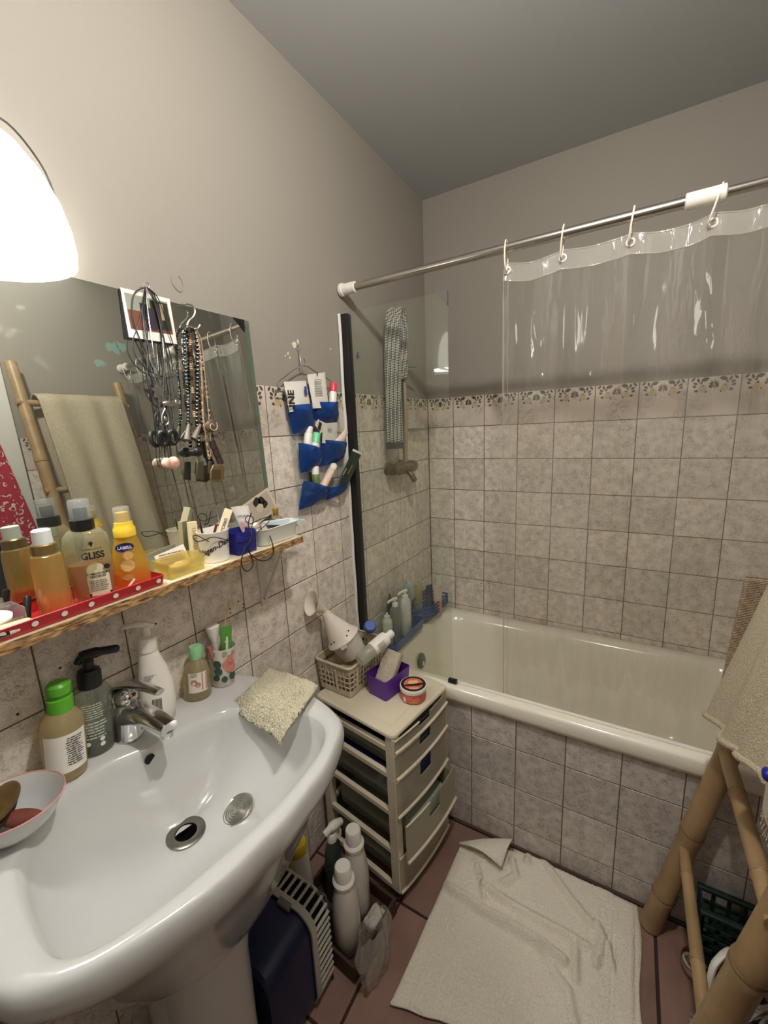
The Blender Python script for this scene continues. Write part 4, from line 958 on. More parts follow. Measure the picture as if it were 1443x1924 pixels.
# blue box
b0 = (.083, .628, SZ); t = thing('blue_box', 'clear blue plastic box with cotton inside on the shelf', 'box', b0)
m_blue = CLEAR('clear blue plastic', (92, 96, 200), .4, .06)
MB().loft([dring(.025, .026, 0), dring(.027, .028, .001), dring(.029, .030, .052), dring(.0278, .0288, .052), dring(.0255, .0265, .003)], True, True).build('box_shell', m_blue, t, angle=35)
MB().sphere((0, .0, .022), .02, 16, 8, (.8, .9, .7)).build('cotton_ball', P('white cotton', (238, 236, 230), .95), t)
# long white box with cosmetics
BX, BY0, BY1 = .080, .668, .802
t = thing('cosmetics_box', 'long white plastic box full of cosmetics at the shelf end', 'box', (BX, (BY0+BY1)/2, SZ))
hw = (BY1-BY0)/2
def oring(w_, d_, z_, r_): return [np.array(p_) for p_ in rr_ring(-d_, d_, -w_, w_, r_, z_, 6)]
m_frost = P('frosted white plastic', (222, 224, 214), .3, sub=.15)
MB().loft([oring(hw-.012, .030, 0, .02), oring(hw-.008, .033, .002, .022), oring(hw+.002, .039, .040, .024), oring(hw+.004, .041, .043, .025), oring(hw+.0015, .0385, .0435, .023), oring(hw-.0095, .031, .004, .02)], True, True).build('box_shell', m_frost, t, angle=40)
by = (BY0+BY1)/2
def cosm(u, v, x_): return onx((u, v), x_)
t = thing('hand_cream_tube', 'white hand cream tube lettered WELEDA in the cosmetics box', 'tube', (.075, .672, SZ+.012))
q0 = np.array((.075, .672, SZ+.012)); tp = onx((450, 951), .066); tv = tp-q0; tu = unit(tv); f0, r0 = face_dir(q0)
MB().loft([[r0*(w_*math.cos(a_))+f0*(d_*math.sin(a_))+tv*s_ for a_ in np.linspace(0, 2*PI, 18, endpoint=False)] for w_, d_, s_ in ((.010, .010, 0), (.012, .011, .1), (.0165, .008, .5), (.0185, .0035, .85), (.0195, .0012, .95), (.0195, .001, 1.0))], True, True).build('tube_body', P('silvery white foil', (214, 208, 204), .35), t)
lettering(t, 'WELEDA', .0066, m_inkd, tv*.74+f0*.0066, r0, tu, 0, bold=.0001)
fineprint(t, P('faded red ink', (186, 110, 104), .6), tv*.5+f0*.0092, r0, tu, 0, .022, .02, 6, seed=14)
ph = [onx(q_, .050) for q_ in ((455, 950), (503, 916), (523, 955), (475, 992))]
c_ = sum(ph)/4
t = thing('portrait_card', 'black and white portrait photograph standing in the cosmetics box', 'photograph', c_)
MB().prism([p_-c_ for p_ in ph], (-.0008, 0, 0)).build('card', P('ivory card', (214, 202, 180), .5), t, smooth=False)
e1, e2 = unit(ph[1]-ph[0]), unit(ph[0]-ph[3])
decal(t, 'photo_background', P('warm grey print', (186, 174, 156), .5), (0,0,0), (0,1,0), (0,0,1), 0, [[(lambda d_: (d_[1], d_[2]))((p_-c_)*.84) for p_ in ph]], .0004)
decal(t, 'photo_hair', P('near black print', (44, 40, 38), .5), (0,0,0), (0,1,0), (0,0,1), 0, [blob(-.012, .014, .013), blob(.003, .016, .012), blob(.014, .006, .010)], .0008)
decal(t, 'photo_face', P('pale grey print', (206, 192, 174), .5), (0,0,0), (0,1,0), (0,0,1), 0, [blob(-.004, -.002, .012, 15)], .0010)
b0 = onx((520, 985), .055); b0[2] = SZ+.006
t = thing('perfume_flask', 'round clear perfume flask with a gold cap in the cosmetics box', 'perfume', b0)
MB().lathe([(.010, 0), (.018, .006), (.022, .022), (.019, .038), (.010, .047), (.006, .05)], (0,0,0), 24).build('flask', CLEAR('flask glass', (228, 222, 200), .22, .03), t)
MB().lathe([(.0075, .049), (.0080, .066), (.007, .068), (0, .068)], (0,0,0), 18).build('gold_cap', P('gold', (196, 160, 84), .3, .9), t)
sa = [onx(q_, .082) for q_ in ((495, 981), (550, 973), (575, 977), (560, 987), (500, 987))]
c_ = sum(sa)/5; t = thing('foil_sachet', 'pale blue foil sachet lying across the cosmetics box', 'sachet', c_)
MB().prism([p_-c_ for p_ in sa], (-.004, 0, .0015)).build('sachet_body', P('pale blue foil', (206, 222, 228), .35), t, smooth=False, bevel=.0015)
decal(t, 'dark_corner', m_inkd, np.array(sa[3])-c_+np.array((.0, -.004, .0015)), (0,1,0), (0,0,1), 0, [circle(0, 0, .002)], .0006)
def inbox(px0, px1, x_, name, label, cat, w_, d_, mat):
    a_, b_ = onx(px0, x_), onx(px1, x_); return boxlike(name, label, cat, a_, b_, (1, 0, 0), d_, w_, mat)
o, u_, v_ = inbox((492, 1008), (478, 985), .092, 'medicine_box', 'small white and red medicine box in the cosmetics box', 'box', .014, .010, P('white and red card', (232, 224, 214), .5))
decal(o, 'red_edge', P('red ink', (196, 60, 60), .5), (.006, .004, .0), (0,1,0), (0,0,1), 0, [[(-.001, -.012), (.003, -.013), (.001, .013), (-.003, .013)]], .0008)
o, u_, v_ = inbox((520, 1000), (508, 982), .074, 'dark_compact', 'dark make-up compact lying in the cosmetics box', 'compact', .024, .014, P('dark bottle green', (34, 44, 38), .3))
o = rodlike('lip_pencil', 'plum coloured make-up pencil slanting in the cosmetics box', 'pencil', [onx((490, 1014), .100), onx((525, 990), .088)], [.0030, .0038], P('plum plastic', (92, 52, 64), .35), 10)
o, u_, v_ = inbox((540, 997), (530, 985), .075, 'tan_compact', 'tan powder compact at the right of the cosmetics box', 'compact', .016, .008, P('tan plastic', (170, 128, 96), .4))
t = MB().sphere((0,0,0), .008, 14, 8, (.8, 1, .6)).build('pink_puff', P('pink puff', (222, 120, 140), .8)); t.location = tuple(onx((465, 1010), .098)); tag(t, 'small pink puff under the cords in the cosmetics box', 'puff')

# ================================================================== things hanging on the mirror
K3 = lambda x_, y_: (200+x_*.2079, 520+y_*.2079)
def hang(px, off): return [on_mirror(K3(*q_), off) for q_ in px]
pol = hang(((125, 95), (570, 200), (640, 610), (205, 545)), .004); c_ = sum(pol)/4
t = thing('polaroid', 'white framed instant photograph stuck at the top of the mirror', 'photograph', c_)
MB().prism([p_-c_ for p_ in pol], (-.0008, 0, 0)).build('white_frame', m_paper, t, smooth=False)
back = hang(((110, 105), (560, 215), (600, 620), (165, 560)), .0022)
MB().prism([p_-c_ for p_ in back], (-.0008, 0, 0)).build('black_backing', m_black, t, smooth=False)
pic = hang(((158, 140), (548, 232), (604, 522), (222, 468)), .0046)
def pq(s_, r_): return (pic[0]*(1-s_)+pic[1]*s_)*(1-r_)+(pic[3]*(1-s_)+pic[2]*s_)*r_-c_
for nm, rgb, cells in (('photo_sky', (150, 152, 136), ((0, 0, 1, .45),)), ('photo_ground', (120, 78, 60), ((0, .45, 1, 1),)), ('photo_tree', (48, 54, 44), ((.55, .05, .98, .9), (.3, .2, .5, .7))), ('photo_post', (206, 178, 140), ((.78, .1, .86, .6),)), ('photo_figure', (60, 48, 66), ((.4, .3, .6, .95),))):
    k_ = {'photo_sky': 0, 'photo_ground': 0, 'photo_tree': 1, 'photo_post': 2, 'photo_figure': 2}[nm]
    mb = MB()
    for a_, b_, d_, e_ in cells: mb.add([pq(a_, b_)+(k_*.0002, 0, 0), pq(d_, b_)+(k_*.0002, 0, 0), pq(d_, e_)+(k_*.0002, 0, 0), pq(a_, e_)+(k_*.0002, 0, 0)], [(0,1,2,3)])
    mb.build(nm, P(nm, rgb, .35), t, smooth=False)
# wire clip and the cords on it
hp = on_mirror(K3(360, 90), .006)
t = MB().tube(cps([p_-hp for p_ in hang(((300, 95), (345, 100), (340, 70), (365, 55), (390, 75), (375, 115)), .007)], 5), .0010, 6).build('wire_clip', m_chrome); t.location = tuple(hp); tag(t, 'bent wire clip on the mirror top in front of the instant photograph', 'clip')
m_cord = P('black cord', (30, 28, 32), .5); m_silver = P('silver', (206, 206, 204), .2, 1.0); m_violet = P('violet grey cord', (60, 55, 66), .5)
NG = 'cord necklaces on the wire clip'
def necklace(label, px, off, r_, mat, group, n=7):
    pts = cps(hang(px, off), n); c0 = pts[0]
    t_ = thing('necklace', label, 'necklace', c0, (0,0,0), group)
    MB().tube([p_-c0 for p_ in pts], r_, 6).build('cord', mat, t_); return t_, c0
HK = (350, 95)
t, c0 = necklace('thick black cord necklace with a star pendant, leftmost on the clip', (HK, (260, 140), (232, 250), (242, 400), (300, 560), (380, 740), (440, 900), (470, 1000), (505, 950), (520, 850), (500, 600), (470, 300), (430, 160), (365, 95)), .008, .0013, m_cord, NG)
st = on_mirror(K3(468, 1035), .010)-c0
MB().prism([st+np.array((0, (.008 if k_ % 2 else .018)*math.cos(PI*k_/5+PI/2), (.008 if k_ % 2 else .018)*math.sin(PI*k_/5+PI/2))) for k_ in range(10)], (.0025, 0, 0)).build('star_pendant', m_silver, t, smooth=False)
t, c0 = necklace('thin black cord necklace looping wide to the right below the photograph', (HK, (300, 400), (235, 600), (290, 760), (420, 870), (570, 915), (640, 850), (635, 720), (560, 480), (470, 200), (365, 95)), .010, .0010, m_cord, NG)
t, c0 = necklace('black cord necklace with a silver fish pendant', (HK, (370, 500), (372, 850), (400, 1040), (470, 1140), (540, 1170), (600, 1090), (590, 940), (530, 600), (430, 200), (365, 95)), .009, .0011, m_cord, NG)
fp = on_mirror(K3(570, 1145), .012)-c0
MB().sphere(fp, .012, 14, 8, (.25, 1.3, .5)).sphere(fp+np.array((0, .016, .002)), .006, 10, 6, (.25, .7, 1)).build('fish_pendant', m_silver, t)
t, c0 = necklace('silver chain necklace with a drop shaped pendant', (HK, (390, 420), (440, 760), (490, 1000), (520, 1190), (535, 1000), (520, 700), (480, 350), (365, 95)), .011, .0009, m_silver, NG)
dp = [on_mirror(K3(*q_), .012)-c0 for q_ in ((528, 1190), (500, 1260), (505, 1320), (535, 1340), (560, 1310), (555, 1250), (528, 1190))]
MB().tube(cps(dp, 6), .0016, 6).build('drop_pendant', m_silver, t)
MB().sphere(on_mirror(K3(532, 1285), .012)-c0, .006, 10, 6, (.4, .7, 1)).build('drop_centre', m_silver, t)
for nm, (lx, ly), ring in (('first', (510, 1460), (507, 1390)), ('second', (598, 1450), (592, 1385))):
    t, c0 = necklace('violet cord necklace with a black ring pendant, '+('left ring of two' if nm == 'first' else 'right ring of two'), (HK, (330, 350), (400, 700), (lx-35, 1100), ring, (lx+5, 1050), (520, 600), (440, 250), (365, 95)), .012, .0009, m_violet, NG)
    rc = on_mirror(K3(lx, ly), .014)-c0
    MB().tube([rc+np.array((.002*math.sin(a_), .0085*math.cos(a_), .0135*math.sin(a_))) for a_ in np.linspace(0, 2*PI, 25)], .0048, 10, caps=False).build('ring_pendant', P('black stone', (34, 36, 36), .3), t)
t, c0 = necklace('black double cord necklace with a white shell pendant at the bottom', (HK, (340, 500), (470, 1200), (505, 1640), (530, 1700), (530, 1500), (520, 1200), (560, 1400), (585, 1640), (640, 1640), (600, 1300), (540, 700), (430, 200), (365, 95)), .010, .0008, m_cord, NG)
sp_ = on_mirror(K3(580, 1685), .016)-c0
MB().sphere(sp_+np.array((0, .007, 0)), .0135, 16, 10, (.6, 1, 1)).sphere(sp_+np.array((0, -.008, .001)), .0115, 16, 10, (.6, 1, 1)).build('shell_pendant', P('white shell', (226, 214, 202), .5, var=((204, 150, 126), 45, .12)), t)
# hook and beads
hp = on_mirror(K3(730, 430), .010)
t = MB().tube(cps([p_-hp for p_ in hang(((690, 252), (720, 245), (775, 262), (800, 310), (785, 360), (745, 400), (730, 440), (770, 455), (820, 470), (845, 435)), .012)], 6), .0022, 8).build('coat_hanger_hook', P('pale steel', (200, 204, 196), .25, .9)); t.location = tuple(hp); tag(t, 'bent silver hook hanging on the mirror with bead necklaces', 'hook')
BG = 'bead necklaces on the silver hook'
def beads(label, px, off, r_, mats, step=None, group=BG, sc=(1,1,1)):
    pts = cps(hang(px, off), 24); d_ = np.concatenate([[0], np.cumsum([np.linalg.norm(pts[i+1]-pts[i]) for i in range(len(pts)-1)])])
    c0 = pts[0]; t_ = thing('bead_necklace', label, 'necklace', c0, (0,0,0), group); P_ = np.array(pts)
    n_ = int(d_[-1]/(step or 2*r_)); mbs = [MB() for _ in mats]
    for i in range(n_):
        s_ = d_[-1]*(i+.5)/n_; p_ = np.array([np.interp(s_, d_, P_[:, k_]) for k_ in range(3)])-c0
        k_ = 0 if len(mats) == 1 else (i*7 % 11) % len(mats)
        mbs[k_].sphere(p_, r_*(1 if (i % 5) else 1.15), 7, 5, sc)
    for mb, m_ in zip(mbs, mats):
        if mb.v: mb.build('beads', m_, t_)['kind'] = 'stuff'
    return t_, c0
m_blk = P('black bead', (28, 28, 32), .25); m_brn = P('brown bead', (112, 76, 52), .4); m_crm = P('bone bead', (206, 184, 148), .45); m_gry = P('grey horn', (112, 104, 92), .4); m_teal = P('dark teal bead', (50, 66, 70), .3)
t, c0 = beads('necklace of tiny silver and dark beads, leftmost on the hook', ((735, 450), (690, 500), (684, 640), (705, 850), (722, 1020), (735, 1250), (750, 1300)), .012, .0019, [m_silver, m_blk])
t, c0 = beads('dark teal bead necklace ending in a grey horn cone', ((735, 452), (705, 520), (712, 800), (735, 1050), (738, 1180), (735, 1300), (730, 1340)), .014, .0036, [m_teal, m_blk])
MB().tube([on_mirror(K3(745, 1330), .016)-c0, on_mirror(K3(728, 1475), .018)-c0], [.003, .0072], 12).build('horn_cone', m_gry, t)
t, c0 = beads('brown disc bead necklace ending in a grey horn cone', ((770, 455), (755, 600), (762, 800), (775, 1000), (790, 1200), (800, 1300), (835, 1330)), .013, .0036, [m_brn, m_crm, m_brn, m_blk], sc=(1, 1, .6), step=.0045)
MB().tube([on_mirror(K3(848, 1335), .018)-c0, on_mirror(K3(790, 1468), .020)-c0], [.003, .0078], 12).build('horn_cone', m_gry, t)
t, c0 = beads('round black bead necklace with a black stone pendant', ((790, 460), (815, 560), (822, 760), (820, 950), (815, 1150), (815, 1300), (830, 1420), (835, 1540)), .015, .0042, [m_blk])
MB().sphere(on_mirror(K3(820, 1580), .020)-c0, .0125, 16, 10, (.7, 1.05, .9)).sphere(on_mirror(K3(775, 1585), .018)-c0, .008, 12, 8).build('stone_pendant', P('black stone', (34, 36, 36), .3), t)
t, c0 = beads('long bone bead necklace with two dark plate pendants', ((800, 462), (835, 620), (856, 850), (866, 1050), (868, 1220), (895, 1450), (925, 1630)), .016, .0030, [m_crm, m_crm, m_brn], sc=(.8, .8, 1.5), step=.008)
for (a_, b_, e_, f_) in ((800, 1665, 868, 1840), (905, 1665, 945, 1790)):
    q_ = [on_mirror(K3(x_, y_), .020)-c0 for x_, y_ in ((a_+8, b_), (e_, b_), (e_, f_), (a_, f_-10))]
    MB().prism(q_, (.005, 0, 0)).build('plate_pendant', P('dark green horn', (66, 62, 48), .35), t, bevel=.002)
t, c0 = beads('black and gold bead necklace with dark horn segments on the right', ((800, 462), (870, 800), (905, 1050), (930, 1280), (965, 1450)), .014, .0028, [m_blk, m_crm, m_blk])
for k_ in range(3):
    a_, b_ = (950+k_*30, 1480+k_*72), (975+k_*30, 1550+k_*72)
    MB().tube([on_mirror(K3(*a_), .018)-c0, on_mirror(K3(*b_), .018)-c0], [.0085, .0095], 10, flat=.6).build('horn_segment', P('dark horn', (58, 44, 36), .4), t)
t, c0 = necklace('thin pale cord necklace with a bronze case pendant', ((800, 462), (850, 700), (870, 1150), (900, 1500), (925, 1650), (945, 1560), (935, 1400), (900, 1000), (860, 600), (805, 470)), .018, .0011, P('tan cord', (170, 140, 110), .6), BG)
q_ = [on_mirror(K3(*p_), .022)-c0 for p_ in ((950, 1700), (1035, 1695), (1055, 1720), (1050, 1830), (1020, 1855), (930, 1845), (925, 1760))]
MB().prism(q_, (.006, 0, 0)).build('bronze_case', P('aged bronze', (128, 108, 76), .35, .5), t, bevel=.0015)
q_ = [on_mirror(K3(*p_), .0285)-c0 for p_ in ((958, 1745), (1030, 1742), (1032, 1825), (955, 1828))]
MB().prism(q_, (.0008, 0, 0)).build('case_panel', P('dark bronze', (88, 72, 52), .4, .4), t)
t, c0 = necklace('silver chain loop with a dark spiral shell', ((805, 465), (870, 900), (880, 1330), (930, 1410), (985, 1400), (995, 1340), (950, 1180), (900, 850), (810, 470)), .017, .0012, m_silver, BG)
sp_ = on_mirror(K3(945, 1350), .020)-c0
MB().sphere(sp_, .015, 16, 10, (.4, 1, .95)).build('shell_disc', P('brown shell', (92, 78, 66), .35), t)
MB().tube([sp_+np.array((.0066, (.002+.0016*a_)*math.cos(a_), (.002+.0016*a_)*math.sin(a_))) for a_ in np.linspace(0, 4*PI*.55, 40)], .0010, 5).build('spiral_line', m_crm, t)

# ================================================================== pocket organiser
K6 = lambda x_, y_: (510+x_*.1767, 640+y_*.1767)
org = thing('pocket_organiser', 'clear organiser with blue pockets on a wire hanger beside the shower screen', 'organiser', onx(K6(330, 265), .02))
O0 = np.array(onx(K6(330, 265), .02))
MB().tube(cps([onx(K6(*q_), x_)-O0 for q_, x_ in (((265, 60), .004), ((300, 85), .008), ((305, 200), .010), ((325, 262), .018), ((355, 240), .024), ((345, 190), .024))], 6), .0018, 8).build('wall_hook', m_chrome, org)
MB().tube(cps([onx(K6(*q_), .020)-O0 for q_ in ((130, 540), (62, 535), (65, 470), (110, 410), (330, 268), (480, 340), (640, 440), (690, 520))], 5), .0017, 8).build('wire_hanger', m_chrome, org)
m_vinyl = CLEAR('clear vinyl backing', (246, 247, 245), .05, .05)
bk = [onx(K6(*q_), .010)-O0 for q_ in ((120, 480), (690, 500), (800, 1600), (650, 1700), (300, 1800), (180, 900))]
MB().prism(bk, (-.0006, 0, 0)).build('vinyl_backing', m_vinyl, org, smooth=False)
m_pocket = CLEAR('blue pocket vinyl', (46, 98, 182), .50, .10, bmp=(70, .5, .006, 3))
def sheet(px, x_, bulge, nm, mat, parent, origin, n=10):
    """four image corners on the wall side turned into a bulging pocket: front sheet, sides sewn to the backing"""
    a_, b_, c2, d_ = [np.array(onx(K6(*q_), x_)) for q_ in px]
    def fn(s_, r_):
        p_ = (a_*(1-s_)+b_*s_)*(1-r_)+(d_*(1-s_)+c2*s_)*r_
        p_ = p_+np.array((1.05*bulge*max(0, math.sin(PI*s_))**.5*(1-.8*r_**3)-x_*0, 0, 0)) 
        p_[0] += .0025*vnoise(s_*6, r_*6, int(px[0][0]))
        return p_-origin
    return MB().grid(fn, n, n).build(nm, mat, parent, angle=180)
for px, bl in ((((160, 690), (412, 672), (472, 955), (232, 992)), .030), (((442, 655), (690, 662), (705, 890), (476, 880)), .030), (((288, 1085), (520, 1180), (522, 1335), (312, 1408)), .034), (((520, 1055), (782, 1085), (765, 1265), (528, 1340)), .030),
               (((338, 1488), (590, 1585), (575, 1690), (292, 1800)), .034), (((590, 1560), (775, 1500), (782, 1610), (580, 1700)), .034)):
    sheet(px, .016, bl, 'pocket', m_pocket, org, O0)
def flat_tube(name, label, px, x_, th, mat, cat='tube', cap=None):
    """squeezed tube or sachet: quad a,b (crimped end) to c,d (thick end)"""
    a_, b_, c2, d_ = [np.array(onx(K6(*q_), x_)) for q_ in px]; c0 = (a_+b_+c2+d_)/4
    t_ = thing(name, label, cat, c0)
    rings = []
    for s_ in (0, .06, .2, .5, .8, 1.0):
        l_, r_ = a_*(1-s_)+d_*s_, b_*(1-s_)+c2*s_; m_ = (l_+r_)/2; h_ = (r_-l_)/2; k_ = th*(.08 if s_ < .07 else min(1, .3+s_))
        rings.append([m_+h_*math.cos(a2)+np.array((k_*math.sin(a2), 0, 0))-c0 for a2 in np.linspace(0, 2*PI, 14, endpoint=False)])
    MB().loft(rings, True, True).build('tube_body', mat, t_); return t_, c0
m_tubew = P('white laminate', (226, 222, 212), .35, bmp=(60, .25, .003, 3))
t, c0 = flat_tube('cream_tube', 'crumpled white tube with black letters in the top left pocket', ((130, 437), (365, 425), (420, 720), (190, 760)), .024, .010, m_tubew)
a_, b_ = onx(K6(205, 700), .030), onx(K6(190, 540), .030)
lettering(t, 'INE', .034, m_inkd, (a_+b_)/2-c0+np.array((.0055, 0, 0)), unit(b_-a_), np.cross((1,0,0), unit(b_-a_)), 0, bold=.0012, lift=.001, sx=.9)
p_ = onx(K6(350, 535), .030)-c0
decal(t, 'blue_mark', P('blue ink', (60, 70, 160), .4), p_+np.array((.005, 0, 0)), (0,1,0), (0,0,1), 0, [[(-.006, -.012), (.006, -.013), (.004, .013), (-.006, .012)]], .001)
t, c0 = flat_tube('ointment_tube', 'tall white printed tube in the top right pocket', ((378, 362), (570, 335), (605, 720), (445, 720)), .024, .010, m_tubew)
fineprint(t, m_inkg, onx(K6(490, 500), .030)-c0+np.array((.005, 0, 0)), (0,1,0), (0,0,1), 0, .036, .05, 10, seed=21)
decal(t, 'black_tab', m_inkd, onx(K6(478, 350), .026)-c0, (0,1,0), (0,0,1), 0, [[(-.002, -.006), (.002, -.006), (.002, .004), (-.002, .004)], circle(.012, -.055, .005, 10)], .004)
def round_bottle(name, label, p0, p1, p2, x_, r_, mat, capmat, cat='bottle', rc=None):
    a_, b_, d_ = [np.array(onx(K6(*q_), x_)) for q_ in (p0, p1, p2)]
    t_ = thing(name, label, cat, a_)
    L = np.linalg.norm(b_-a_); ax_ = unit(b_-a_); Lc = np.linalg.norm(d_-a_); rc = rc or r_*.92
    MB().lathe([(r_*.9, 0), (r_, .003), (r_, L*.94), (r_*.85, L)], (0,0,0), 20, axis=ax_).build('body', mat, t_)
    MB().lathe([(rc, L), (rc, Lc-.003), (rc*.8, Lc), (0, Lc)], (0,0,0), 20, axis=ax_).build('cap', capmat, t_)
    return t_
t = round_bottle('red_cap_bottle', 'white bottle with a red cap in the top right pocket', (645, 740), (655, 545), (665, 452), .030, .0125, m_whiteplastic, P('red cap', (214, 62, 78), .35))
t = round_bottle('white_stick', 'plain white stick deodorant in the left middle pocket', (375, 1180), (395, 980), (408, 915), .026, .0125, m_whiteplastic, m_whiteplastic, 'deodorant')
t = round_bottle('green_cap_bottle', 'small white bottle with a mint green dome cap in the middle row', (440, 1260), (465, 1090), (488, 985), .032, .0135, m_whiteplastic, P('mint dome', (120, 208, 160), .35))
decal(t, 'barcode', m_inkd, onx(K6(470, 1140), .052)-np.array(t.location), (0,1,0), (0,0,1), 0, [[(-.008+k_*.0022, -.007), (-.0068+k_*.0022, -.007), (-.0068+k_*.0022, .007), (-.008+k_*.0022, .007)] for k_ in range(8)], .0)
t, c0 = flat_tube('black_sachet', 'small black and white sachet poking up in the middle row', ((455, 880), (548, 790), (590, 900), (520, 990)), .022, .003, P('cream sachet', (214, 206, 190), .4), 'sachet')
decal(t, 'dark_panel', m_inkd, onx(K6(515, 905), .026)-c0, (0,1,-.5), (0,.5,1), 0, [[(-.008, -.012), (.006, -.014), (.006, .010), (-.008, .012)]], .001)
t, c0 = flat_tube('grey_sachet', 'pale grey sachet in the right middle pocket', ((545, 882), (702, 868), (690, 1090), (540, 1090)), .026, .004, P('pale grey foil', (204, 202, 190), .35), 'sachet')
fineprint(t, m_inkg, onx(K6(620, 950), .031)-c0, (0,1,0), (0,0,1), 0, .024, .016, 4, seed=22)
t, c0 = flat_tube('pink_white_tube', 'rounded white and pink tube leaning right in the middle row', ((800, 925), (815, 985), (735, 1130), (660, 1080)), .030, .009, P('pinkish white plastic', (226, 208, 200), .35))
t, c0 = flat_tube('black_bottle', 'black bottle standing behind the white capped one in the lowest row', ((395, 1400), (440, 1400), (415, 1720), (360, 1720)), .020, .008, m_black, 'bottle')
t = round_bottle('herbal_bottle', 'dark green bottle with a white cap in the lowest row', (475, 1580), (468, 1420), (462, 1335), .028, .0125, P('dark green label', (62, 84, 46), .4, var=((120, 140, 84), 50, .2)), m_whiteplastic)
t = round_bottle('pink_stick_bottle', 'white and salmon stick leaning right in the lowest row', (520, 1600), (640, 1375), (668, 1318), .036, .0125, P('salmon label', (222, 196, 178), .4), m_whiteplastic)
t, c0 = flat_tube('dark_green_tube', 'dark green tube leaning across the black screen seal', ((865, 1160), (958, 1205), (800, 1560), (690, 1540)), .034, .009, P('bottle green laminate', (30, 44, 38), .3))
MB().prism([onx(K6(*q_), .034)-c0 for q_ in ((868, 1150), (962, 1195), (955, 1215), (860, 1172))], (.0012, 0, 0)).build('white_crimp', m_paper, t)
d1 = unit(onx(K6(885, 1290), .04)-onx(K6(790, 1460), .04))
decal(t, 'gold_script', P('gold ink', (176, 140, 66), .4), onx(K6(835, 1370), .044)-c0, d1, np.cross((1,0,0), d1), 0, [[(-.02+k_*.006, -.003), (-.0165+k_*.006, -.003), (-.0155+k_*.006, .003+.002*(k_ % 2)), (-.019+k_*.006, .003)] for k_ in range(7)], .001)
decal(t, 'pale_script', pale, onx(K6(775, 1400), .044)-c0, d1, np.cross((1,0,0), d1), 0, [[(-.012+k_*.006, -.002), (-.0085+k_*.006, -.002), (-.0085+k_*.006, .003), (-.012+k_*.006, .003)] for k_ in range(5)], .001)

# ================================================================== shower fittings on the left wall
SY = 1.545
t = thing('shower_rail', 'chrome shower rail with sliding holder behind the glass screen', 'shower rail', (0, SY, 1.30))
R0 = np.array((0, SY, 1.30))
MB().tube([(.048, 0, .0), (.048, 0, .52)], .0095, 14).build('rail', m_chrome, t)
for z_ in (.12, .50):
    MB().tube([(.001, 0, z_), (.048, 0, z_)], .010, 12).build('wall_mount', m_chrome, t)
MB().lathe([(.017, -.02), (.019, 0), (.017, .02)], (.048, 0, .365), 16).build('slider', P('smoked clear plastic', (150, 152, 146), .2), t)
MB().tube([(.05, 0, .365), (.085, .055, .368)], [.008, .005], 10).build('slider_lever', m_chrome, t)
MB().tube(cps([(.06, -.01, .34), (.062, -.012, .18), (.056, -.01, .02), (.05, .0, -.04)], 6), .0075, 10).build('shower_hose', P('dull cream hose', (172, 158, 134), .4, .3), t)
t = MB().rbox((-.0, -.045, -.006), (.045, .075, .006), .01).build('glass_ledge', CLEAR('clear ledge', (224, 228, 222), .12, .03)); t.location = (.004, 1.70, 1.42); tag(t, 'small clear soap ledge on the tiles right of the shower rail', 'ledge')
t = thing('shower_mixer', 'dark aged shower mixer valve below the rail', 'mixer tap', (0.0, 1.53, 1.27))
m_aged = P('aged brown metal', (98, 82, 64), .35, .7, var=((150, 134, 108), 40, .2))
MB().lathe([(.018, -.085), (.024, -.075), (.026, -.03), (.022, 0), (.026, .03), (.024, .075), (.018, .085)], (.055, 0, 0), 18, axis=(0,1,0)).build('valve_body', m_aged, t)
for y_ in (-.06, .06):
    MB().lathe([(.028, .001), (.026, .008), (.012, .014), (.012, .04)], (0, y_, 0), 16, axis=(1,0,0)).build('wall_flange', m_aged, t)
MB().tube(cps([(.055, .0, -.01), (.075, .01, -.03), (.095, .0, -.055)], 5), .012, 10).build('bath_spout', m_aged, t)
MB().lathe([(.02, 0), (.023, .015), (.02, .03), (.0, .032)], (.055, -.085, 0), 12, axis=(0,-1,0)).build('control_knob', m_aged, t)
# scrubbing strap
def SCRUB():
    m, nt, out = newmat('woven grey strap'); b = N(nt, 'ShaderNodeBsdfPrincipled'); b.inputs['Roughness'].default_value = .9
    t_ = N(nt, 'ShaderNodeTexCoord'); mp = N(nt, 'ShaderNodeMapping'); mp.inputs['Rotation'].default_value = (0, PI/4, 0); mp.inputs['Scale'].default_value = (1, 1, 1)
    ck = N(nt, 'ShaderNodeTexChecker'); ck.inputs['Scale'].default_value = 150; ck.inputs[1].default_value = s2l((176, 172, 164))+(1,); ck.inputs[2].default_value = s2l((78, 76, 74))+(1,)
    nt.links.new(t_.outputs['Object'], mp.inputs[0]); nt.links.new(mp.outputs[0], ck.inputs[0]); nt.links.new(ck.outputs[0], b.inputs['Base Color'])
    nt.links.new(b.outputs[0], out.inputs[0]); return m
sc_ = thing('scrub_strap', 'grey woven back scrubber strap looped over the shower rail', 'back scrubber', (.06, 1.49, 1.86))
Q0 = np.array((.06, 1.49, 1.86)); ms = SCRUB()
path = cps([(.062, 1.432, 1.375), (.062, 1.438, 1.60), (.062, 1.452, 1.80), (.060, 1.478, 1.868), (.058, 1.510, 1.868), (.056, 1.524, 1.79), (.054, 1.516, 1.69), (.052, 1.505, 1.62)], 10)
def sfn(a_, b_):
    f_ = b_*(len(path)-1); i_ = min(int(f_), len(path)-2); p_ = path[i_]*(1-(f_-i_))+path[i_+1]*(f_-i_)
    return p_+np.array((.062*(a_-.5)*(1-.2*math.sin(PI*b_)), .026*(a_-.5), 0))-Q0
MB().grid(sfn, 6, 60).build('woven_band', ms, sc_, solid=.008, angle=180)
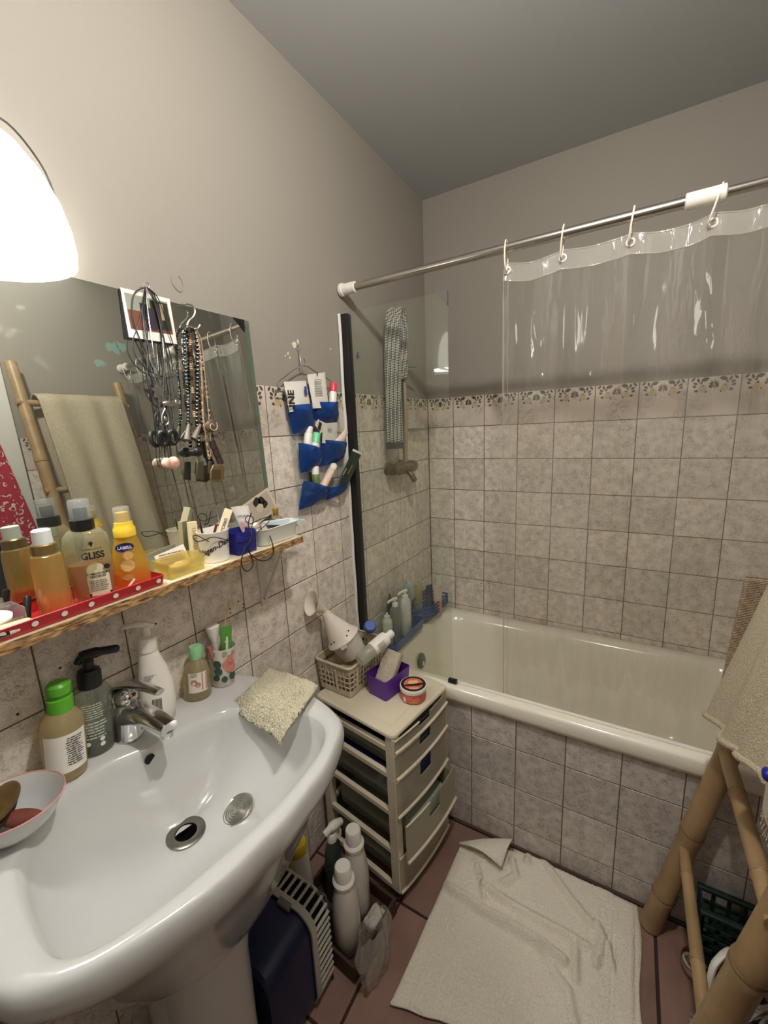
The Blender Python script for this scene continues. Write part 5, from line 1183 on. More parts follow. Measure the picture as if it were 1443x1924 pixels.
MB().obox((.002, -.058, -.495), (.031, .013, 0), (-.002, .005, 0), (0, 0, .012)).build('end_seam', P('dark grey webbing', (70, 68, 66), .8), sc_, bevel=.002)

# ================================================================== toiletries at the tap end of the bath
def rimtop(y): return .512+rimz(0, y)
m_bluep = CLEAR('blue caddy plastic', (52, 110, 190), .75, .15)
cad = thing('corner_caddy', 'blue plastic caddy full of tubes in the corner over the bath', 'caddy', (.075, 1.70, .565))
A0 = np.array((.075, 1.70, .565))
cp = [(.0, .10), (.115, .10), (.115, -.06), (.05, -.16), (.0, -.16)]
cpw = [(-.068+x_, y_) for x_, y_ in cp]
MB().prism([(x_, y_, 0) for x_, y_ in cpw], (0, 0, .005)).build('caddy_floor', m_bluep, cad)
for z_ in (.018, .036, .054):
    pts = [(x_, y_, z_) for x_, y_ in cpw]; MB().tube(pts+[pts[0]], .0042, 8).build('rail', m_bluep, cad)
for x_, y_ in cpw:
    MB().tube([(x_, y_, .002), (x_, y_, .056)], .004, 8).build('post', m_bluep, cad)
for x_, y_ in ((-.066, .05), (-.066, -.1)):
    MB().lathe([(.02, 0), (.016, .004), (.006, .007)], (-.0745, y_, .03), 14, axis=(1,0,0)).build('suction_cup', m_clearcap, cad)
CG = 'tubes in the blue caddy'
def upright(name, label, x_, y_, z_, h_, w_, d_, mat, cat='tube', lean=(0, 0), capm=None, cap_h=0, group=CG):
    t_ = thing(name, label, cat, (x_, y_, z_), (lean[0], lean[1], -.5), group)
    MB().loft([[(d_*k_*math.sin(a_)*(1-.8*s_) if not capm else d_*k_*math.sin(a_), w_*k_*math.cos(a_), cap_h+(h_-cap_h)*s_) for a_ in np.linspace(0, 2*PI, 16, endpoint=False)] for s_, k_ in ((0, .85), (.08, 1), (.5, 1), (.9, 1), (1, .98))], True, True).build('tube_body', mat, t_)
    if capm: MB().lathe([(w_*.85, 0), (w_*.9, .003), (w_*.9, cap_h)], (0,0,0), 16, d_/w_, 1).build('cap', capm, t_)
    return t_
cz = .5712
t = upright('sun_cream_tube', 'pinkish tube with an orange end in the blue corner caddy', .115, 1.70, cz, .125, .024, .012, P('pink white plastic', (214, 190, 178), .4), capm=P('orange band', (206, 130, 84), .4), cap_h=.045)
t = upright('yellow_tube', 'pale yellow tube standing at the back of the blue caddy', .035, 1.66, cz, .135, .020, .011, P('pale yellow plastic', (222, 196, 130), .4), capm=P('cream cap', (226, 214, 180), .4), cap_h=.03)
t = upright('white_green_tube', 'white tube with faint green print at the front of the blue caddy', .095, 1.765, cz, .145, .018, .011, P('white green plastic', (208, 214, 196), .4))
t = upright('navy_bottle', 'dark navy bottle half hidden between the tubes in the caddy', .055, 1.735, cz, .105, .020, .014, P('navy plastic', (50, 56, 78), .35), 'bottle')
t = upright('clear_gel_bottle', 'clear gel bottle at the near end of the blue caddy', .060, 1.60, cz, .075, .022, .016, CLEAR('clear gel', (196, 204, 200), .35, .05), 'bottle', capm=P('grey cap', (150, 152, 150), .4), cap_h=.02)
# lower blue basket with pump bottles, standing on the bath rim
bz = rimtop(1.28)+.001
bas = thing('blue_basket', 'blue plastic basket of pump bottles on the bath rim by the screen', 'basket', (.060, 1.42, bz))
def bring(w_, d_, z_, r_=.012): return [np.array(p_) for p_ in rr_ring(-d_, d_, -w_, w_, r_, z_, 4)]
MB().loft([bring(.125, .045, 0), bring(.13, .048, .002), bring(.135, .051, .045), bring(.133, .049, .045), bring(.127, .045, .005)], True, True).build('basket_shell', m_bluep, bas, angle=35)
PG = 'bottles in the blue basket on the bath rim'
def pumpb(name, label, y_, x_, h_, r_, mat, headmat, k_=1):
    t_ = thing(name, label, 'bottle', (x_, y_, bz+.006), (0,0,0), PG)
    MB().lathe([(r_*.9, 0), (r_, .004), (r_, h_*.72), (r_*.8, h_*.80), (r_*.4, h_*.84)], (0,0,0), 22, .8, 1).build('body', mat, t_)
    MB().lathe([(r_*.48, h_*.83), (r_*.48, h_*.9), (r_*.2, h_*.91), (r_*.2, h_*.98)], (0,0,0), 16).build('pump_collar', headmat, t_)
    if k_: MB().tube([(.006, .008, h_), (0, 0, h_*1.005), (-.012, -.026, h_*.985), (-.014, -.034, h_*.95)], [.006, .007, .005, .0035], 8).build('pump_head', headmat, t_)
    return t_
m_milky = P('milky bottle', (202, 206, 198), .3)
t = pumpb('shower_gel_pump', 'milky pump bottle at the far end of the blue basket', 1.455, .070, .195, .029, m_milky, m_whiteplastic)
t = pumpb('clear_pump_bottle', 'clear pump bottle in the middle of the blue basket', 1.385, .060, .185, .027, CLEAR('clear shampoo', (206, 212, 206), .4, .05), m_whiteplastic)
t = pumpb('white_cap_shampoo', 'white capped shampoo at the near end of the blue basket', 1.325, .055, .150, .024, m_milky, m_whiteplastic, 0)
t = pumpb('blue_cap_shampoo', 'bottle with a pale blue cap at the wall side of the basket', 1.515, .045, .22, .024, P('grey blue label', (120, 128, 132), .4), P('pale blue cap', (120, 170, 196), .4), 0)
t = pumpb('green_cap_shampoo', 'dark green capped bottle near the wall in the basket', 1.405, .025, .195, .018, P('dark olive bottle', (70, 72, 56), .35), P('dark olive cap', (64, 66, 50), .4), 0)

# ================================================================== drawer tower
UC = np.array((.2066, 1.0204, 0)); UA = math.radians(-9)
uX, uY = np.array((math.cos(UA), math.sin(UA), 0)), np.array((-math.sin(UA), math.cos(UA), 0))
unit_ = thing('drawer_tower', 'cream plastic tower of five drawers between basin and bath', 'drawers', UC, (0, 0, UA))
m_cream = P('cream plastic frame', (214, 204, 180), .4); m_drawer = CLEAR('smoky drawer plastic', (206, 210, 194), .22, .18); m_front = CLEAR('frosted drawer front', (222, 216, 196), .6, .25)
hx, hy = .1575, .1425
LV = [.598, .534, .446, .316, .178, .045]
m_stuffs = [P('blue cloth', (44, 56, 130), .7), P('navy packet', (40, 50, 110), .6), P('blue packet', (52, 66, 150), .5), P('grey green cloth', (150, 156, 138), .8), P('brown cloth', (150, 136, 112), .8)]
TT = MB().rbox((-hx-.004, -hy-.004, LV[0]-.016), (hx+.004, hy+.004, LV[0]), .018, 4); TT.build('top_plate', m_cream, unit_)
MB().loft([[(x_, y_, LV[0]+z_) for x_, y_ in ((-hx+i_, -hy+i_), (hx-i_, -hy+i_), (hx-i_, hy-i_), (-hx+i_, hy-i_))] for i_, z_ in ((.026, 0), (.028, .0015), (.031, .0015), (.033, 0))]).build('top_ridge', m_cream, unit_, smooth=False)
for i in range(5):
    z1, z0 = LV[i]-(.016 if i == 0 else .0), LV[i+1]
    fm = MB()
    for sx in (-1, 1):
        for sy in (-1, 1):
            a_ = (sx*hx, sy*hy); b_ = (sx*(hx-.030), sy*(hy-.026))
            fm.box((min(a_[0], b_[0]), min(a_[1], b_[1]), z0), (max(a_[0], b_[0]), max(a_[1], b_[1]), z1))
    for sy in (-1, 1):
        fm.box((-hx+.03, min(sy*hy, sy*(hy-.014)), z0), (hx-.03, max(sy*hy, sy*(hy-.014)), z0+.016))
    fm.box((-hx, -hy+.026, z0), (-hx+.014, hy-.026, z0+.016))
    fm.build('frame_module', m_cream, unit_, smooth=False, bevel=.0015)
    pull = .030 if i == 3 else 0
    dr = MB()
    xa, xb, ya, yb, za, zb = -hx+.020+pull, hx-.004+pull, -hy+.030, hy-.030, z0+.018, z1-.008
    th = .002
    dr.box((xa, ya, za), (xb, yb, za+th)).box((xa, ya, za+th), (xb, ya+th, zb)).box((xa, yb-th, za+th), (xb, yb, zb)).box((xa, ya+th, za+th), (xa+th, yb-th, zb))
    d_ = dr.build('drawer', m_drawer, unit_, smooth=False)
    xo = hx+pull
    def bow(y_): return .010*(1-(y_/(hy+.001))**2)
    ys = np.linspace(-hy+.004, hy-.004, 13)
    zt, zb_ = z1-.006, z0+.002
    for (y0_, y1_, tl_) in ((-hy+.004, -.030, .0), (.030, hy-.004, .0), (-.030, .030, .45)):
        yy = np.linspace(y0_, y1_, 7); mb = MB()
        top_ = zt-(zt-zb_)*tl_
        MB().loft([[(xo+bow(y_)-.003, y_, zb_) for y_ in yy]+[(xo+bow(y_), y_, zb_) for y_ in yy[::-1]], [(xo+bow(y_)-.003, y_, top_) for y_ in yy]+[(xo+bow(y_), y_, top_) for y_ in yy[::-1]]], True, True).build('front_panel', m_front, d_, smooth=False)
    MB().tube([(xo+bow(y_)+.003, y_, zb_+.003) for y_ in ys], .0045, 8).build('front_lip', m_cream, d_)
    MB().tube([(xo+bow(y_)+.001, y_, zt) for y_ in np.linspace(-hy+.004, -.03, 6)], .0025, 6).build('front_rim', m_cream, d_)
    ct_ = MB().rbox((xa+.012, ya+.012, za+.004), (xb-.016, yb-.010, za+.004+(zb-za)*(.62, .7, .75, .5, .55)[i]), .012).build('folded_contents', m_stuffs[i], d_)
for sx in (-1, 1):
    for sy in (-1, 1):
        MB().lathe([(.018, -.006), (.018, .006)], (sx*(hx-.024), sy*(hy-.024), .0185), 18, axis=(1, .4, 0)).box((sx*(hx-.024)-.008, sy*(hy-.024)-.008, .03), (sx*(hx-.024)+.008, sy*(hy-.024)+.008, .046)).build('caster', m_black, unit_)
UT = LV[0]+.0005
# beige basket
m_beige = P('beige plastic', (196, 184, 160), .45)
bx0, bx1, by0, by1 = .012, .160, .930, 1.150
bq = thing('beige_basket', 'beige slotted plastic basket on the drawer tower', 'basket', (.086, 1.04, UT), (0, 0, -.06))
def brg(i_, z_): return [np.array(p_) for p_ in rr_ring(-.072+i_, .072-i_, -.11+i_, .11-i_, max(.016-i_, .004), z_, 4)]
MB().loft([brg(.010, 0), brg(.008, .002), brg(.008, .005)], True, True).build('basket_floor', m_beige, bq)
for z_, h_ in ((.012, .018), (.096, .020)):
    MB().loft([brg(.008-.008*z_/.11, z_-h_/2), brg(.008-.008*(z_+h_)/.11, z_+h_/2), brg(.0105-.008*(z_+h_)/.11, z_+h_/2), brg(.0105-.008*z_/.11, z_-h_/2)], False, False).build('basket_band', m_beige, bq, angle=40)
MB().loft([brg(-.004, .104), brg(-.005, .108), brg(-.001, .112), brg(.004, .110)]).build('basket_rim', m_beige, bq)
def wallpt(s_, z_):
    r_ = brg(.008-.008*z_/.11, z_); n_ = len(r_); return r_
for k_ in range(40):
    ring0, ring1 = brg(.0085, .018), brg(.0015, .090); P0 = np.array(ring0+[ring0[0]]); P1 = np.array(ring1+[ring1[0]])
    d_ = np.concatenate([[0], np.cumsum(np.linalg.norm(np.diff(P0, axis=0), axis=1))]); s_ = d_[-1]*k_/40
    a_ = np.array([np.interp(s_, d_, P0[:, j]) for j in range(3)]); b_ = np.array([np.interp(s_, d_, P1[:, j]) for j in range(3)])
    MB().tube([a_, b_], .0028 if k_ % 5 else .006, 6).build('slat', m_beige, bq)
for z_ in (.036, .054, .072):
    r_ = brg(.0085-.007*z_/.1, z_); MB().tube(list(r_)+[r_[0]], .0022, 6).build('cross_rail', m_beige, bq)
MB().rbox((-.055, -.09, .006), (.052, .02, .088), .01).build('paper_bag', P('kraft paper', (150, 118, 82), .8, var=((206, 190, 160), 26, .2)), bq)
MB().tube(cps([(-.02, -.115, .118), (-.018, -.120, .085), (-.022, -.119, .03)], 5), .0012, 6).build('string', P('pale string', (190, 172, 140), .8), bq)
# steam inhaler
A = np.array((.118, 1.005, .712)); NK = np.array((.044, .956, .868)); ax_ = unit(NK-A)
inh = thing('steam_inhaler', 'white plastic steam inhaler with a flared face mask on the basket', 'inhaler', A)
MB().lathe([(.036, 0), (.042, .004), (.050, .062), (.050, .066)], (0,0,0), 36, axis=ax_).build('water_cup', P('pale grey plastic', (196, 190, 178), .35), inh)
m_inh = P('warm white plastic', (226, 216, 202), .35)
MB().lathe([(.0555, .066), (.0565, .069), (.0545, .073), (.051, .076), (.044, .087), (.0155, .166), (.0135, .176)], (0,0,0), 36, axis=ax_).build('cone_lid', m_inh, inh)
e1 = unit(np.cross(ax_, (1, .4, 0))); e2 = np.cross(ax_, e1)
fc_, _ = face_dir(A)
for dd, hh in ((-.5, .088), (-.85, .084), (.55, .084), (.9, .090)):
    s_ = unit(fc_-ax_*(fc_@ax_)); o_ = np.cross(ax_, s_); dv = unit(s_*math.cos(dd)+o_*math.sin(dd)); rr_ = np.interp(hh, [.076, .087, .166], [.051, .044, .0155])
    MB().sphere(ax_*hh+dv*rr_, .0028, 8, 6).build('steam_hole', m_dark, inh)
s_ = unit(fc_-ax_*(fc_@ax_)); MB().obox(ax_*.066+s_*.056, np.cross(ax_, s_)*.010, ax_*.007, s_*.004).build('snap_tab', m_inh, inh, bevel=.001)
mk = NK+ax_*.008-A; md = unit(np.array((-.010, -.060, .050)))
m1 = unit(np.cross(md, (1, 0, 0))); m2 = np.cross(md, m1)
rg_ = []
for h_, a_, b_ in ((-.006, .012, .012), (.006, .013, .013), (.022, .018, .017), (.038, .025, .022), (.052, .033, .027), (.058, .0365, .029), (.056, .0345, .0275), (.04, .0235, .0205), (.022, .0165, .0155)):
    rg_.append([mk+md*h_+m1*a_*math.cos(q_)+m2*b_*math.sin(q_)+md*.010*math.cos(q_)*max(0, h_/.058) for q_ in np.linspace(0, 2*PI, 32, endpoint=False)])
MB().loft(rg_).build('face_mask', m_inh, inh)
# reclining clear bottle
c0 = np.array((.172, .953, .729)); dv = unit(np.array((.055, .165, .052)))
bt = thing('reclining_bottle', 'clear bottle with a white label lying slanted in the beige basket', 'bottle', c0)
MB().lathe([(.018, -.0), (.0225, .006), (.023, .095), (.018, .108)], (0,0,0), 24, axis=dv).build('body', CLEAR('clear lotion bottle', (240, 243, 232), .35, .05), bt)
MB().lathe([(.0236, .055), (.0236, .112), (.0215, .118), (.0, .118)], (0,0,0), 24, axis=dv).build('white_shoulder', m_whiteplastic, bt)
MB().lathe([(.0125, .117), (.0130, .145), (.011, .147), (0, .147)], (0,0,0), 20, axis=dv).build('cap', m_whiteplastic, bt)
fineprint(bt, m_inkg, dv*.085+unit(np.array((.8, -.45, .25)))*.0225, dv, np.cross(unit(np.array((.8, -.45, .25))), dv), 0, .030, .022, 6, lift=.002, seed=31)
t = MB().lathe([(.020, 0), (.022, .004), (.022, .020), (.018, .024), (0, .024)], (0,0,0), 22, axis=unit((.5, -.5, .8))).build('blue_jar', P('blue jar plastic', (40, 84, 160), .35)); t.location = (.100, 1.128, .742); tag(t, 'small round blue jar leaning behind the white cap in the basket', 'jar')
# purple box with pumice
pb = thing('purple_box', 'small purple plastic box on the drawer tower', 'box', (.225, 1.035, UT), (0, 0, -.20))
def prg(w_, d_, z_, r_=.008): return [np.array(p_) for p_ in rr_ring(-w_, w_, -d_, d_, r_, z_, 4)]
m_purple = P('purple plastic', (92, 40, 150), .35)
MB().loft([prg(.036, .054, 0), prg(.039, .057, .001), prg(.044, .062, .070), prg(.0422, .0602, .070), prg(.0372, .0552, .003)], True, True).build('box_shell', m_purple, pb, angle=35)
q_ = MB().rbox((-.030, -.015, -.058), (.030, .015, .058), .006, 3).build('pumice_stone', P('grey pumice', (190, 180, 160), .95, var=((164, 154, 136), 120, .2), bmp=(220, .8, .003, 3))); q_.location = (.226, 1.038, UT+.070); q_.rotation_euler = (-.62, .10, -.05); tag(q_, 'grey pumice block leaning in the purple box', 'pumice')
q_ = MB().sphere((0,0,0), .018, 16, 8, (1, .8, .7)).build('small_sponge', P('tan sponge', (176, 144, 96), .9)); q_.location = (.206, 1.005, UT+.032); tag(q_, 'small tan sponge in the purple box behind the pumice', 'sponge')
# round pot
b0 = np.array((.318, 1.030, UT)); f0, r0 = face_dir(b0)
pot = thing('cream_pot', 'round orange cosmetic pot with a printed lid on the drawer tower', 'jar', b0)
m_coral = P('coral plastic', (212, 108, 84), .35)
MB().lathe([(.034, 0), (.0385, .004), (.040, .012), (.0405, .034), (.039, .036)], (0,0,0), 36).build('body', m_coral, pot)
MB().lathe([(.0415, .034), (.0425, .036), (.0425, .046), (.041, .0485), (.0, .0485)], (0,0,0), 40).build('lid', m_whiteplastic, pot)
MB().lathe([(.039, .0484), (.039, .0489), (.030, .0489), (.030, .0484)], (0,0,0), 36).build('black_ring', m_black, pot)
MB().lathe([(.030, .0484), (.030, .0488), (0, .0488)], (0,0,0), 30).build('coral_disc', m_coral, pot)
vv = np.array((-f0[0], -f0[1], 0))
decal(pot, 'lid_print', P('apricot ink', (232, 184, 120), .4), (0, 0, .0489), r0, vv, 0, [[(-.018, .004), (-.012, .016), (.010, .018), (.018, .008), (.010, .001), (-.010, -.002)]], .0003)
decal(pot, 'lid_band', m_black, (0, 0, .0490), r0, vv, 0, [[(-.034, -.008), (-.02, -.004), (.03, .004), (.034, -.002), (.02, -.010), (-.02, -.014)]], .0004)
decal(pot, 'lid_lower_print', m_paper, (0, 0, .0490), r0, vv, 0, [[(-.012+k_*.006, -.026), (-.0085+k_*.006, -.026), (-.0085+k_*.006, -.021), (-.012+k_*.006, -.021)] for k_ in range(5)], .0004)
decal(pot, 'dark_text_bar', m_inkd, f0*.0405+UP*.027, r0, UP, .0405, [[(-.002, -.0018), (.022, -.0018), (.022, .0018), (-.002, .0018)]], .0006)
decal(pot, 'barcode_label', m_paper, f0*.0400+UP*.014, r0, UP, .0400, [[(-.036, -.007), (-.026, -.007), (-.026, .008), (-.036, .008)]], .0008)
fineprint(pot, P('pale coral ink', (232, 168, 142), .5), f0*.0402+UP*.015+r0*.004, r0, UP, .0402, .036, .015, 4, lift=.0008, seed=33)

# ================================================================== under the basin
car = thing('pet_carrier', 'dark blue pet carrier with a white slotted lid under the basin', 'pet carrier', (.150, .500, 0))
m_navy = P('dark blue plastic', (14, 27, 66), .4); m_gridw = P('off white plastic', (172, 168, 156), .45)
rg_ = []
for y_, s_ in ((-.078, .95), (-.07, .98), (0, 1.0), (.062, 1.0)):
    rg_.append([(s_*x_, y_, .004+s_*z_*.985) for x_, z_ in [(p_[0], p_[1]) for p_ in rr_ring(-.115, .115, 0, .285, .05, 0, 6)]])
MB().loft(rg_, True, True).build('carrier_body', m_navy, car, angle=40)
def crow(y_, g_): return [(x_, y_, .003+z_) for x_, z_ in [(p_[0], p_[1]) for p_ in rr_ring(-.115-g_, .115+g_, 0-.0, .285+g_, .052, 0, 6)]]
MB().loft([crow(.050, .003), crow(.050, .008), crow(.066, .008), crow(.066, .003)]).build('lid_flange', m_gridw, car)
MB().loft([crow(.112, -.002), crow(.112, .004), crow(.122, -.004), crow(.122, -.012)]).build('lid_end', m_gridw, car)
rp = np.array(crow(.0, .004)); dd = np.concatenate([[0], np.cumsum(np.linalg.norm(np.diff(np.vstack([rp, rp[:1]]), axis=0), axis=1))]); rp2 = np.vstack([rp, rp[:1]])
for k_ in range(46):
    s_ = dd[-1]*k_/46; a_ = np.array([np.interp(s_, dd, rp2[:, j]) for j in range(3)])
    MB().tube([a_+(0, .062, 0), a_+(0, .116, 0)], .0042, 6).build('slat', m_gridw, car)
MB().box((-.115, .115, .006), (.115, .119, .283)).build('door_panel', P('grey door mesh', (70, 72, 74), .5), car, smooth=False)
MB().box((.02, .040, .286), (.06, .056, .297)).build('latch', P('grey latch', (110, 110, 104), .5), car, bevel=.002)
tr = thing('wooden_tray', 'dark brown wooden tray of cleaning bottles on the floor', 'tray', (.205, .752, .002), (0, 0, -.09))
m_dwood = P('dark brown wood', (74, 46, 34), .6, var=((52, 32, 24), 20, .2))
MB().box((-.125, -.105, 0), (.125, .095, .008)).build('tray_base', m_dwood, tr, smooth=False)
for a_, b_ in (((-.125, -.105, .008), (.125, -.097, .055)), ((-.125, .087, .008), (.125, .095, .055)), ((-.125, -.097, .008), (-.117, .087, .055)), ((.117, -.097, .008), (.125, .087, .055))):
    MB().box(a_, b_).build('tray_side', m_dwood, tr, smooth=False, bevel=.001)
def detergent(label, x_, y_, h_, r_):
    t_ = thing('detergent_bottle', label, 'bottle', (x_, y_, .0115), (0, 0, .4), 'white detergent bottles in the wooden tray')
    MB().lathe([(r_*.9, 0), (r_, .006), (r_*1.02, h_*.45), (r_*.92, h_*.60), (r_*.72, h_*.74), (r_*.58, h_*.80)], (0,0,0), 28, .82, 1.0).build('body', P('greyed white plastic', (206, 200, 190), .4), t_)
    MB().lathe([(r_*.66, h_*.79), (r_*.68, h_*.83), (r_*.56, h_*.85)], (0,0,0), 24).build('collar', m_whiteplastic, t_)
    MB().lathe([(r_*.52, h_*.84), (r_*.50, h_*.985), (r_*.44, h_), (0, h_)], (0,0,0), 24).build('cap', m_whiteplastic, t_)
    return t_
detergent('nearer white detergent bottle with a ribbed cap in the wooden tray', .254, .702, .265, .045)
detergent('farther white detergent bottle against the drawer tower', .230, .788, .285, .045)
t = MB().rbox((-.022, -.03, 0), (.022, .03, .022), .006).build('white_tub', m_whiteplastic); t.location = (.296, .778, .0115); t.rotation_euler = (0, 0, -.1); tag(t, 'low white box at the right end of the wooden tray', 'box')
yb = thing('powder_bottle', 'white bottle with a yellow sieve cap under the basin', 'bottle', (.085, .700, .0115))
MB().lathe([(.038, 0), (.040, .005), (.038, .12), (.033, .20), (.028, .222)], (0,0,0), 28).build('body', P('greyed white plastic', (206, 200, 190), .4), yb)
MB().lathe([(.030, .218), (.031, .224), (.0305, .246), (.027, .250), (0, .250)], (0,0,0), 26).build('yellow_cap', P('mustard cap', (206, 172, 40), .4), yb)
for k_ in range(7):
    MB().sphere((.012*math.cos(k_*.9), .012*math.sin(k_*.9), .2502), .0022, 6, 4).build('sieve_hole', m_dark, yb)
sb = thing('spray_bottle', 'grey green trigger spray bottle behind the detergents', 'bottle', (.145, .790, .0115), (0, 0, .3))
MB().lathe([(.034, 0), (.036, .005), (.036, .12), (.030, .17), (.014, .20)], (0,0,0), 24, .75, 1).build('body', CLEAR('murky green plastic', (120, 134, 118), .5, .1), sb)
MB().lathe([(.016, .198), (.016, .215), (.012, .22)], (0,0,0), 18).build('collar', m_whiteplastic, sb)
MB().tube(cps([(-.014, -.018, .232), (0, 0, .240), (.012, .022, .236), (.016, .036, .226)], 5), [.010]*5+[.014]*5+[.012]*5+[.008], 10).build('trigger_head', m_whiteplastic, sb)
MB().tube(cps([(.012, .02, .23), (.018, .026, .205), (.016, .022, .185)], 5), .0045, 8).build('trigger', m_whiteplastic, sb)
# plastic bag in front of the detergents
def bagfn(a_, b_):
    th = 2*PI*a_; h_ = b_; r_ = (.052+.014*math.sin(PI*h_))*(1+.22*vnoise(a_*8, b_*6, 11))
    if a_ == 1: th = 0
    aa = a_ % 1.0; r_ = (.050+.016*math.sin(PI*h_))*(1+.2*math.sin(5*th+3*h_)*.5+.18*math.sin(9*th-5*h_)*.5)
    return np.array((.5*r_*math.cos(th), r_*math.sin(th), .006+.15*h_))
bg = MB().grid(bagfn, 48, 18).build('plastic_bag', CLEAR('milky film', (246, 247, 240), .32, .1, bmp=(60, .6, .01, 4)), angle=180); bg.location = (.362, .690, .0005); tag(bg, 'crumpled clear plastic bag in front of the wooden tray', 'plastic bag')
bg.location = (.352, .690, .0005); bg.scale = (1, 1, 1.05)

# ================================================================== bath mats
m_mat = terry('cream cotton mat', (246, 240, 224), (228, 220, 200), 260)
KEY = ["1111111", "1000001", "1011101", "1010101", "1010001", "1011111", "1000000"]
MQ = [np.array(p_) for p_ in ((.424, .648), (.950, .772), (.952, 1.178), (.438, 1.122))]
K6b = lambda x_, y_: onz((720+x_*.3465, 1520+y_*.3465), .012)[:2]
ridges = [([(300, 400), (420, 480), (520, 550), (680, 640), (830, 730), (980, 840)], .017, .012), ([(550, 430), (700, 530), (900, 640), (1110, 760)], .011, .011), ([(860, 270), (930, 380), (1010, 490), (1120, 630)], .012, .010),
          ([(870, 770), (920, 890), (1000, 1000), (1030, 1166)], .008, .012), ([(500, 290), (530, 400), (550, 490)], .009, .007), ([(1040, 760), (1040, 930)], .010, .010), ([(1160, 640), (1190, 720), (1150, 850)], .011, .010), ([(700, 290), (720, 370), (650, 410)], .010, .009), ([(790, 190), (780, 300)], .014, .010), ([(820, 240), (900, 240)], .016, .016), ([(1220, 750), (1240, 870)], .008, .006), ([(550, 440), (640, 500)], .006, .008)]
RS = [([K6b(*q_) for q_ in ln], h_, w_) for ln, h_, w_ in ridges]
def segd(p_, a_, b_):
    ab = b_-a_; t_ = max(0, min(1, (p_-a_)@ab/(ab@ab))); return np.linalg.norm(p_-a_-ab*t_)
def mat_h(p_):
    h_ = 0
    for ln, hh, ww in RS:
        d_ = min(segd(p_, ln[i], ln[i+1]) for i in range(len(ln)-1)); h_ += 1.6*hh*math.exp(-(d_/ww)**2)
    return h_
def keyrelief(a_, b_):
    """raised meander band along three sides (a across, b from front to back)"""
    wA, wB = .53, .44; v_ = 0
    for q_, s_ in ((a_*wA, b_*wB), ((1-a_)*wA, b_*wB), (b_*wB, a_*wA)):
        if .055 < q_ < .105:
            r_ = int((q_-.055)/.05*7); c2 = int((s_/.056 % 1)*8)
            if c2 < 7 and KEY[min(r_, 6)][c2] == '1': v_ = 1
        if .043 < q_ < .048 or .112 < q_ < .117: v_ = max(v_, .7)
    return v_
def matfn(a_, b_):
    p_ = (MQ[0]*(1-a_)+MQ[1]*a_)*(1-b_)+(MQ[3]*(1-a_)+MQ[2]*a_)*b_
    e_ = min(a_, 1-a_, b_, 1-b_); n_ = .004*vnoise(a_*13, b_*11, 21)
    p_ = p_+np.array((n_*(1-b_)*.5, n_+.045*math.sin(PI*a_)**.8*b_**4)); p_[1] = min(p_[1], 1.184)
    z_ = .013+mat_h(p_)*min(1, e_*14+.25)+.003*keyrelief(a_, b_)+.0015*vnoise(a_*18, b_*16, 22)
    if e_ < .006: z_ = .0095
    return np.array((p_[0], p_[1], z_))
bm = thing('bath_mat', 'cream bath mat lying crumpled before the bathtub with a folded corner', 'bath mat', (.69, .93, .0))
BM0 = np.array((.69, .93, 0))
MB().grid(lambda a_, b_: matfn(a_, b_)-BM0, 190, 170).build('mat_cloth', m_mat, bm, solid=.005, angle=180)
fa, fb, fc = [np.array(onz((720+x_*.3465, 1520+y_*.3465), z_)) for x_, y_, z_ in ((405, 185, .030), (712, 122, .050), (640, 316, .040))]
fb[1] = min(fb[1], 1.183); fd = np.array(onz((720+310*.3465, 1520+370*.3465), .020))
def flapfn(a_, b_):
    p_ = fa*(1-a_)+fb*a_; q_ = fc; r_ = p_*(1-b_)+q_*b_
    return r_+np.array((0, 0, .020*math.sin(PI*b_)*(1-.4*a_)+.008*math.sin(PI*a_)))-BM0
MB().grid(flapfn, 24, 24).build('folded_corner', m_mat, bm, solid=.005, angle=180)
um = [np.array(p_) for p_ in ((.60, .80), (.972, .80), (.963, 1.192), (.60, 1.192))]
def umfn(a_, b_):
    p_ = (um[0]*(1-a_)+um[1]*a_)*(1-b_)+(um[3]*(1-a_)+um[2]*a_)*b_
    p_ = p_+np.array((.005*math.sin(9*b_+1), 0)) if a_ > .98 else p_
    return np.array((p_[0]-.78, p_[1]-1.0, .0035+.0008*vnoise(a_*20, b_*20, 3)))
o = MB().grid(umfn, 40, 40).build('under_mat', m_mat, solid=.005, angle=180); o.location = (.78, 1.0, 0); tag(o, 'second cream mat showing under the right edge of the crumpled one', 'bath mat')

# ================================================================== bamboo ladder and towels
m_bam = P('bamboo', (140, 114, 80), .45, var=((172, 142, 102), 14, .25), bmp=(90, .2, .002, 4))
LDX, LDK, LYF, LYN = .990, .19, 1.155, .752
def ladx(z_): return LDX+LDK*z_
lad = thing('bamboo_ladder', 'bamboo towel ladder leaning on the right wall', 'ladder', (LDX, (LYF+LYN)/2, 0))
L0 = np.array((LDX, (LYF+LYN)/2, 0))
def bamboo(a_, b_, r0_, r1_, nodes):
    a_, b_ = np.array(a_, float), np.array(b_, float); ts = [0]; rs = [1.0]
    for q_ in nodes:
        for d_, k_ in ((-.012, 1.0), (-.004, 1.10), (0, 1.02), (.004, 1.12), (.012, 1.0)): ts.append(q_+d_); rs.append(k_)
    ts.append(1); rs.append(1.0); 
    return MB().tube([a_+(b_-a_)*t_-L0 for t_ in ts], [(r0_+(r1_-r0_)*t_)*k_ for t_, k_ in zip(ts, rs)], 20)
bamboo((ladx(.008), LYF, .006), (ladx(1.80), LYF, 1.80), .027, .020, (.07, .20, .36, .52, .68, .85)).build('pole', m_bam, lad)
bamboo((ladx(.008), LYN, .006), (ladx(1.86), LYN+.01, 1.86), .029, .021, (.11, .27, .43, .6, .78)).build('pole', m_bam, lad)
